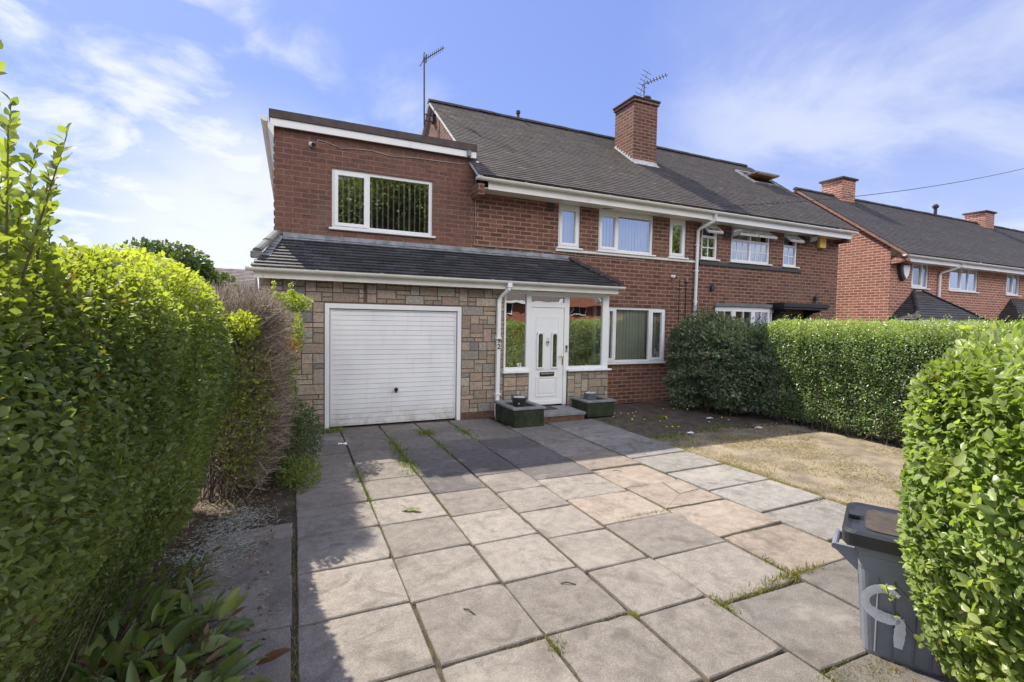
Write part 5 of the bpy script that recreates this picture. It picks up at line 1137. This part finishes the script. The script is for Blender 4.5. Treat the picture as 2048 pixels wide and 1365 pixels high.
N = 120; a = np.stack([rng.uniform(7.5, 8.7, N), rng.uniform(6.6, 7.9, N), np.zeros(N)], 1); npmesh('stems', *sticks(rng, a, a + np.stack([rng.normal(0, .2, N), rng.normal(0, .2, N), rng.uniform(.4, 1.3, N)], 1), .012, .004, bark_tint(rng, N)), TWIG, SH_)
# --- near right hedge at the gate
HR = thing('privet_hedge', (4, .9, 0), 'bright close privet hedge at the right edge beside the wheelie bin', 'hedge')
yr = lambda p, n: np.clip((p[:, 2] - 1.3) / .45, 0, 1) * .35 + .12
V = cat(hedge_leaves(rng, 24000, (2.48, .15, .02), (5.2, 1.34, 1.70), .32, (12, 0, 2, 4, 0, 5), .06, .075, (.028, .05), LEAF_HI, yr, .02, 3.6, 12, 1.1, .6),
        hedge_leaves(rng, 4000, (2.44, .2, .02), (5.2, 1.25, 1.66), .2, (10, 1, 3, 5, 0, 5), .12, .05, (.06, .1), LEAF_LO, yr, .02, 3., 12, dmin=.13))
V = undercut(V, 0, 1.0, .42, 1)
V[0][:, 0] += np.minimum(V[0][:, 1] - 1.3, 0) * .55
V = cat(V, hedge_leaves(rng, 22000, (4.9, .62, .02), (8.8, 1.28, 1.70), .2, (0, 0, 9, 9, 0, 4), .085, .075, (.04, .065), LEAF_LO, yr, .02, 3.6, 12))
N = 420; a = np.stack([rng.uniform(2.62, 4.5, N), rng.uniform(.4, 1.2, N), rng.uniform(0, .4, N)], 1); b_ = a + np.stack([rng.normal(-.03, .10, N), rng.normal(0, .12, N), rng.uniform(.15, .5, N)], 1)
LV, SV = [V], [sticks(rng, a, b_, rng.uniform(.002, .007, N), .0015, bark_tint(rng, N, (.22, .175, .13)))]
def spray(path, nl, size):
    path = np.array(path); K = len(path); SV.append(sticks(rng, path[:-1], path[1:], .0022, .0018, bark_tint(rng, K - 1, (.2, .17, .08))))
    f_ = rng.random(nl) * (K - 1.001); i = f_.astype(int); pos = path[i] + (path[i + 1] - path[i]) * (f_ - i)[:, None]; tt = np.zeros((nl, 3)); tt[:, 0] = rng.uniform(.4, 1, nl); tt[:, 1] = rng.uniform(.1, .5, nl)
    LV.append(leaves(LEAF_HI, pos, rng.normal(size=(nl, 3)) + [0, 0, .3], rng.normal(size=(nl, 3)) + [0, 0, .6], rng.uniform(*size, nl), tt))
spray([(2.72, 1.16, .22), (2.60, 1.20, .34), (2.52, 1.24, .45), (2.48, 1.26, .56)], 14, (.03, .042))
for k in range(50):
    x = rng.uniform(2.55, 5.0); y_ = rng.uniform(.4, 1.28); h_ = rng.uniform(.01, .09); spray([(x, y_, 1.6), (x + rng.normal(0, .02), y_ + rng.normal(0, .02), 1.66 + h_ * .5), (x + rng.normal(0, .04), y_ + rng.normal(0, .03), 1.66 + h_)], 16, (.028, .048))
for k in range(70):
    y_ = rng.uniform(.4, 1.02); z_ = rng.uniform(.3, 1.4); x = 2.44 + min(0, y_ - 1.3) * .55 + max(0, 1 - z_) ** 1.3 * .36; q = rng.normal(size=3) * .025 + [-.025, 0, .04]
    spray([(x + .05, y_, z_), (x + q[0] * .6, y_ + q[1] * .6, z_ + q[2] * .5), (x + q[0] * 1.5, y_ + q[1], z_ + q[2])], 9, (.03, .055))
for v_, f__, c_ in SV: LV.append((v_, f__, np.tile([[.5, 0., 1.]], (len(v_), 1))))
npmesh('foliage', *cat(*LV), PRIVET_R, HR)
# --- background and reflected vegetation
def tree(name, base, h, c, r, nl, size, m, label, seed, clumps=26):
    o = thing(name, base, label, 'tree'); rt_ = np.random.default_rng(seed); tk = MB()
    c = np.array(c, float); r = np.array(r, float); cen = c + unit(rt_.normal(size=(clumps, 3))) * r * rt_.uniform(.35, .85, (clumps, 1))
    tk.tube([base, (base[0] + .1, base[1], base[2] + h * .35), tuple(c - [0, 0, r[2] * .5])], [h * .03, h * .024, h * .015], 9)
    for q in cen: tk.tube([tuple(c - [0, 0, r[2] * .6]), tuple((c + q) / 2 - [0, 0, .1]), tuple(q)], [h * .013, h * .008, h * .003], 5)
    tk.build('trunk', BARK, o, True)
    ci = rt_.integers(0, clumps, nl); dv = unit(rt_.normal(size=(nl, 3))); p = cen[ci] + dv * (rt_.random(nl) ** .4)[:, None] * r.mean() * rt_.uniform(.28, .45, clumps)[ci][:, None]
    tt = np.zeros((nl, 3)); tt[:, 0] = np.clip(rt_.normal(.45, .25, nl) + rt_.normal(0, .2, clumps)[ci], 0, 1); tt[:, 1] = rt_.random(nl) ** 3 * .7
    npmesh('crown', *leaves(LEAF_LO, p, dv + rt_.normal(size=(nl, 3)) * .8, dv * .4 + rt_.normal(size=(nl, 3)) * .6 + [0, 0, .6], rt_.uniform(*size, nl), tt, 1.4), m, o); return o
tree('broadleaf_tree', (-4.6, 24, -.5), 5.5, (-4.75, 23.4, 2.75), (3.0, 2.0, 1.75), 22000, (.12, .22), TREEL, 'dark round broadleaf tree beyond the left hedge', 3, 40)
tree('broadleaf_tree', (5, -13.5, 0), 11, (5, -13, 8.3), (4.6, 3.0, 3.4), 26000, (.13, .25), TREEO, 'tall sunlit tree across the road reflected in the extension window', 4, 44)
tree('broadleaf_tree', (29.5, -13, 0), 9, (29.5, -13, 7.0), (3.2, 3.0, 3.4), 16000, (.13, .25), TREEO, 'tall sunlit tree across the road reflected in the narrow right window', 6, 34)
HO = thing('privet_hedge', (5, -11, 0), 'sunlit hedge across the road reflected in the porch panes', 'hedge')
V = hedge_leaves(rng, 34000, (-9, -12.2, 0), (40, -11, 1.72), .3, (0, 0, 0, 10, 0, 5), .16, .16, (.10, .17), LEAF_LO, lambda p, n: np.full(len(p), .25), .02, 2., 15); npmesh('foliage', *V, TREEO, HO)

# --- grasses
def tufts(name, cx, cy, N, spread, h, m, parent=None, green=.5, tall=1.):
    p = np.stack([cx + rng.normal(0, 1, N) * spread[0], cy + rng.normal(0, 1, N) * spread[1], np.full(N, -.012)], 1); al = rng.normal(size=(N, 3)) * [.5, .5, 0] + [0, 0, 1.]
    tt = np.zeros((N, 3)); tt[:, 0] = rng.random(N); tt[:, 1] = rng.random(N) * .5; tt[:, 2] = np.where(rng.random(N) > green, rng.uniform(.4, 1, N), 0)
    return leaves(BLADE, p, al, rng.normal(size=(N, 3)), rng.uniform(*h, N), tt, 1.3)
parts = []
for (x, y_, n_, sx_, sy_, h0, h1, g_) in (
        (1.27, 6.3, 800, .05, .42, .02, .08, .9), (1.24, 5.75, 420, .06, .10, .02, .06, .95), (1.20, 5.35, 260, .07, .12, .02, .05, .95), (.67, 5.55, 320, .03, .16, .02, .06, .8), (.67, 4.95, 420, .02, .25, .015, .045, .9), (.67, 4.4, 120, .015, .2, .01, .03, .7),
        (1.86, 7.2, 340, .08, .1, .03, .09, .9), (1.86, 6.5, 240, .05, .2, .02, .07, .9), (2.43, 7.1, 300, .06, .25, .03, .08, .9), (1.87, 5.9, 120, .04, .1, .02, .05, .9),
        (2.85, 4.28, 260, .22, .012, .01, .03, .85), (3.0, 3.45, 240, .2, .012, .015, .05, .8), (3.5, 2.82, 160, .15, .012, .01, .03, .6), (1.28, 2.2, 380, .03, .03, .015, .05, .6), (1.28, 2.75, 240, .015, .2, .008, .025, .15),
        (1.0, 2.29, 200, .18, .012, .008, .025, .1), (1.6, 2.29, 260, .18, .012, .01, .035, .35), (1.86, 2.26, 200, .02, .02, .01, .04, .3), (2.44, 2.13, 260, .02, .05, .015, .05, .6), (2.75, 2.15, 420, .2, .015, .015, .05, .35), (3.2, 2.2, 420, .15, .02, .02, .07, .3),
        (3.2, 2.35, 160, .02, .1, .02, .05, .4), (2.45, 1.45, 300, .10, .03, .015, .045, .5), (2.72, 1.38, 300, .10, .05, .015, .05, .1), (.01, 3.4, 300, .02, .6, .01, .03, .1), (.01, 5.0, 300, .03, .4, .01, .03, .3), (.67, 3.2, 200, .012, .5, .006, .018, .1), (2.43, 2.4, 120, .012, .2, .01, .03, .8),
        (4.93, 4.0, 700, .05, .6, .015, .05, .15), (3.96, 4.6, 220, .012, .3, .008, .02, .1), (.5, 7.8, 240, .1, .06, .03, .12, .9), (2.2, 7.75, 120, .3, .03, .02, .06, .9),
        (5.3, 5.7, 700, .2, .12, .02, .06, .9), (6.6, 6.0, 700, .3, .12, .02, .06, .8), (6.2, 7.0, 260, .08, .08, .03, .08, .9), (5.0, 6.9, 200, .25, .05, .02, .05, .9), (5.7, 6.4, 240, .3, .1, .02, .05, .9), (4.4, 5.85, 120, .25, .02, .01, .03, .9)):
    parts.append(tufts('g', x, y_, n_, (sx_, sy_), (h0, h1), GRASSG, green=g_))
for _ in range(90):
    xj = rng.choice([.667, 1.278, 1.862, 2.432, 3.197, 3.96, .01]); yj = rng.uniform(1.5, 7.5)
    parts.append(tufts('g', xj, yj, int(rng.integers(20, 90)), (.008, rng.uniform(.03, .2)), (.006, rng.uniform(.015, .035)), GRASSG, green=rng.choice([.1, .1, .5, .85])))
for _ in range(60):
    xj = rng.uniform(.1, 4.7); ci = int(np.searchsorted([.667, 1.278, 1.862, 2.432, 3.197, 3.96], xj)); yj = [2.31, 2.29, 2.29, 1.685, 2.13, 2.2, 2.44][ci] + [.6, .602, .588, .555, .63, .635, .63][ci] * rng.integers(-1, 8)
    parts.append(tufts('g', xj, yj, int(rng.integers(20, 70)), (rng.uniform(.03, .15), .008), (.006, rng.uniform(.012, .03)), GRASSG, green=rng.choice([.1, .2, .5, .8])))
for _ in range(24): parts.append(tufts('g', 4.94 + rng.normal(0, .02), rng.uniform(1.5, 5.6), 160, (.03, .08), (.012, .05), GRASSG, green=.12))
props(npmesh('joint_weeds', *cat(*parts), GRASSG), 'grass and weeds growing in the paving joints', 'weeds', kind='stuff')
N = 60000; p = np.stack([rng.uniform(4.95, 8.4, N), rng.uniform(1.2, 5.9, N), np.full(N, -.012)], 1); keep = lump(p, 2.4, 77) + .6 * lump(p, 6., 78) + rng.normal(0, .3, N) > .05; p = p[keep]; N = len(p)
tt = np.zeros((N, 3)); tt[:, 0] = rng.random(N); tt[:, 1] = np.where(lump(p, 1.1, 5) > .75, rng.random(N), 0); tt[:, 2] = np.where(rng.random(N) < .15, .8, 0)
N5 = 2600; p5 = np.stack([4.93 - np.abs(rng.normal(0, .16, N5)), rng.uniform(1.5, 5.6, N5), np.full(N5, .008)], 1); p = np.concatenate([p, p5]); tt = np.concatenate([tt, np.stack([rng.random(N5), np.zeros(N5), np.where(rng.random(N5) < .3, .9, 0)], 1)]); N += N5
lay = np.ones(N) * .55; lay[-N5:] = .03
props(npmesh('dry_grass', *leaves(BLADE, p, rng.normal(size=(N, 3)) * [1, 1, 0] + lay[:, None] * [0, 0, 1], rng.normal(size=(N, 3)), rng.uniform(.02, .06, N), tt, 1.2), STRAW), 'straw coloured dry grass on the small lawn', 'dry grass', kind='stuff')
# small yellow weeds in the shade
N = 26; x = rng.uniform(5.2, 7.2, N); y_ = rng.uniform(6.0, 7.6, N)
for i in range(N):
    f = thing('dandelion', (x[i], y_[i], 0), 'tiny yellow weed flower in the shaded dirt near the evergreen shrub', 'flower', 'yellow weed flowers in the shaded dirt')
    h_ = rng.uniform(.03, .09); MB().tube([(x[i], y_[i], 0), (x[i] + .005, y_[i], h_)], .0015, 4).build('stalk', plain('stalk_green', (.1, .16, .04), .6) if i == 0 else bpy.data.materials['stalk_green'], f)
    MB().lathe((x[i] + .005, y_[i], h_), [(.006, 0), (.016, .006), (.010, .011)], 8).build('bloom', FLOWER, f)
# litter, fallen leaf, twigs
def scrap(x, y_, s, label, seed):
    r_ = random.Random(seed); b = MB(); n = 6; P = [[Vector((x + (i / n - .5) * s * 1.6, y_ + (j / n - .5) * s, .008 + r_.uniform(0, s * .35))) for j in range(n + 1)] for i in range(n + 1)]
    for i in range(n):
        for j in range(n): b.face([P[i][j], P[i + 1][j], P[i + 1][j + 1], P[i][j + 1]])
    props(b.build('paper_scrap', PAPER, None, True), label, 'litter', 'scraps of white litter')
scrap(.62, 6.95, .075, 'crumpled white paper scrap on the shaded paving in front of the garage door', 1)
scrap(7.15, 5.65, .075, 'crumpled white scrap on the dirt at the foot of the boundary hedge', 2)
scrap(5.75, 5.75, .075, 'small white scrap on the shaded soil between lawn and paving', 3)
scrap(7.0, 6.55, .075, 'thin white scrap under the evergreen shrub', 4)
lf = thing('fallen_leaf', (.95, 4.32, 0), 'curled green fallen leaf lying on a sunlit slab', 'leaf'); r_ = np.random.default_rng(3); N = 3
npmesh('blade', *leaves(LEAF_LONG, np.array([[.93, 4.30, .012], [.95, 4.33, .02], [.98, 4.31, .012]]), np.array([[1., .3, .25], [-.8, .5, .5], [.6, -.5, .3]]), np.array([[0, 0, 1.], [0, .4, 1], [.3, 0, 1]]), np.full(N, .09), np.full((N, 3), .2) * [3, 2, 0], np.full(N, 2.2)), BROADL, lf)
for (x, y_, l_, a_, lab) in ((1.62, 2.72, .10, -30, 'short dark twig on the slab left of the drive centre'), (3.5, 4.55, .10, 150, 'short dark twig on a pinkish slab'), (.98, 2.62, .09, 120, 'pale curved stalk on the slab at the hedge shadow edge')):
    q = Vector((math.cos(R(a_)), math.sin(R(a_)), 0)) * l_; props(MB().tube([(x, y_, .010), (x + q.x * .5, y_ + q.y * .5 + .012, .016), (x + q.x, y_ + q.y, .010)], .004, 5).build('twig', BARK, None, True), lab, 'twig')
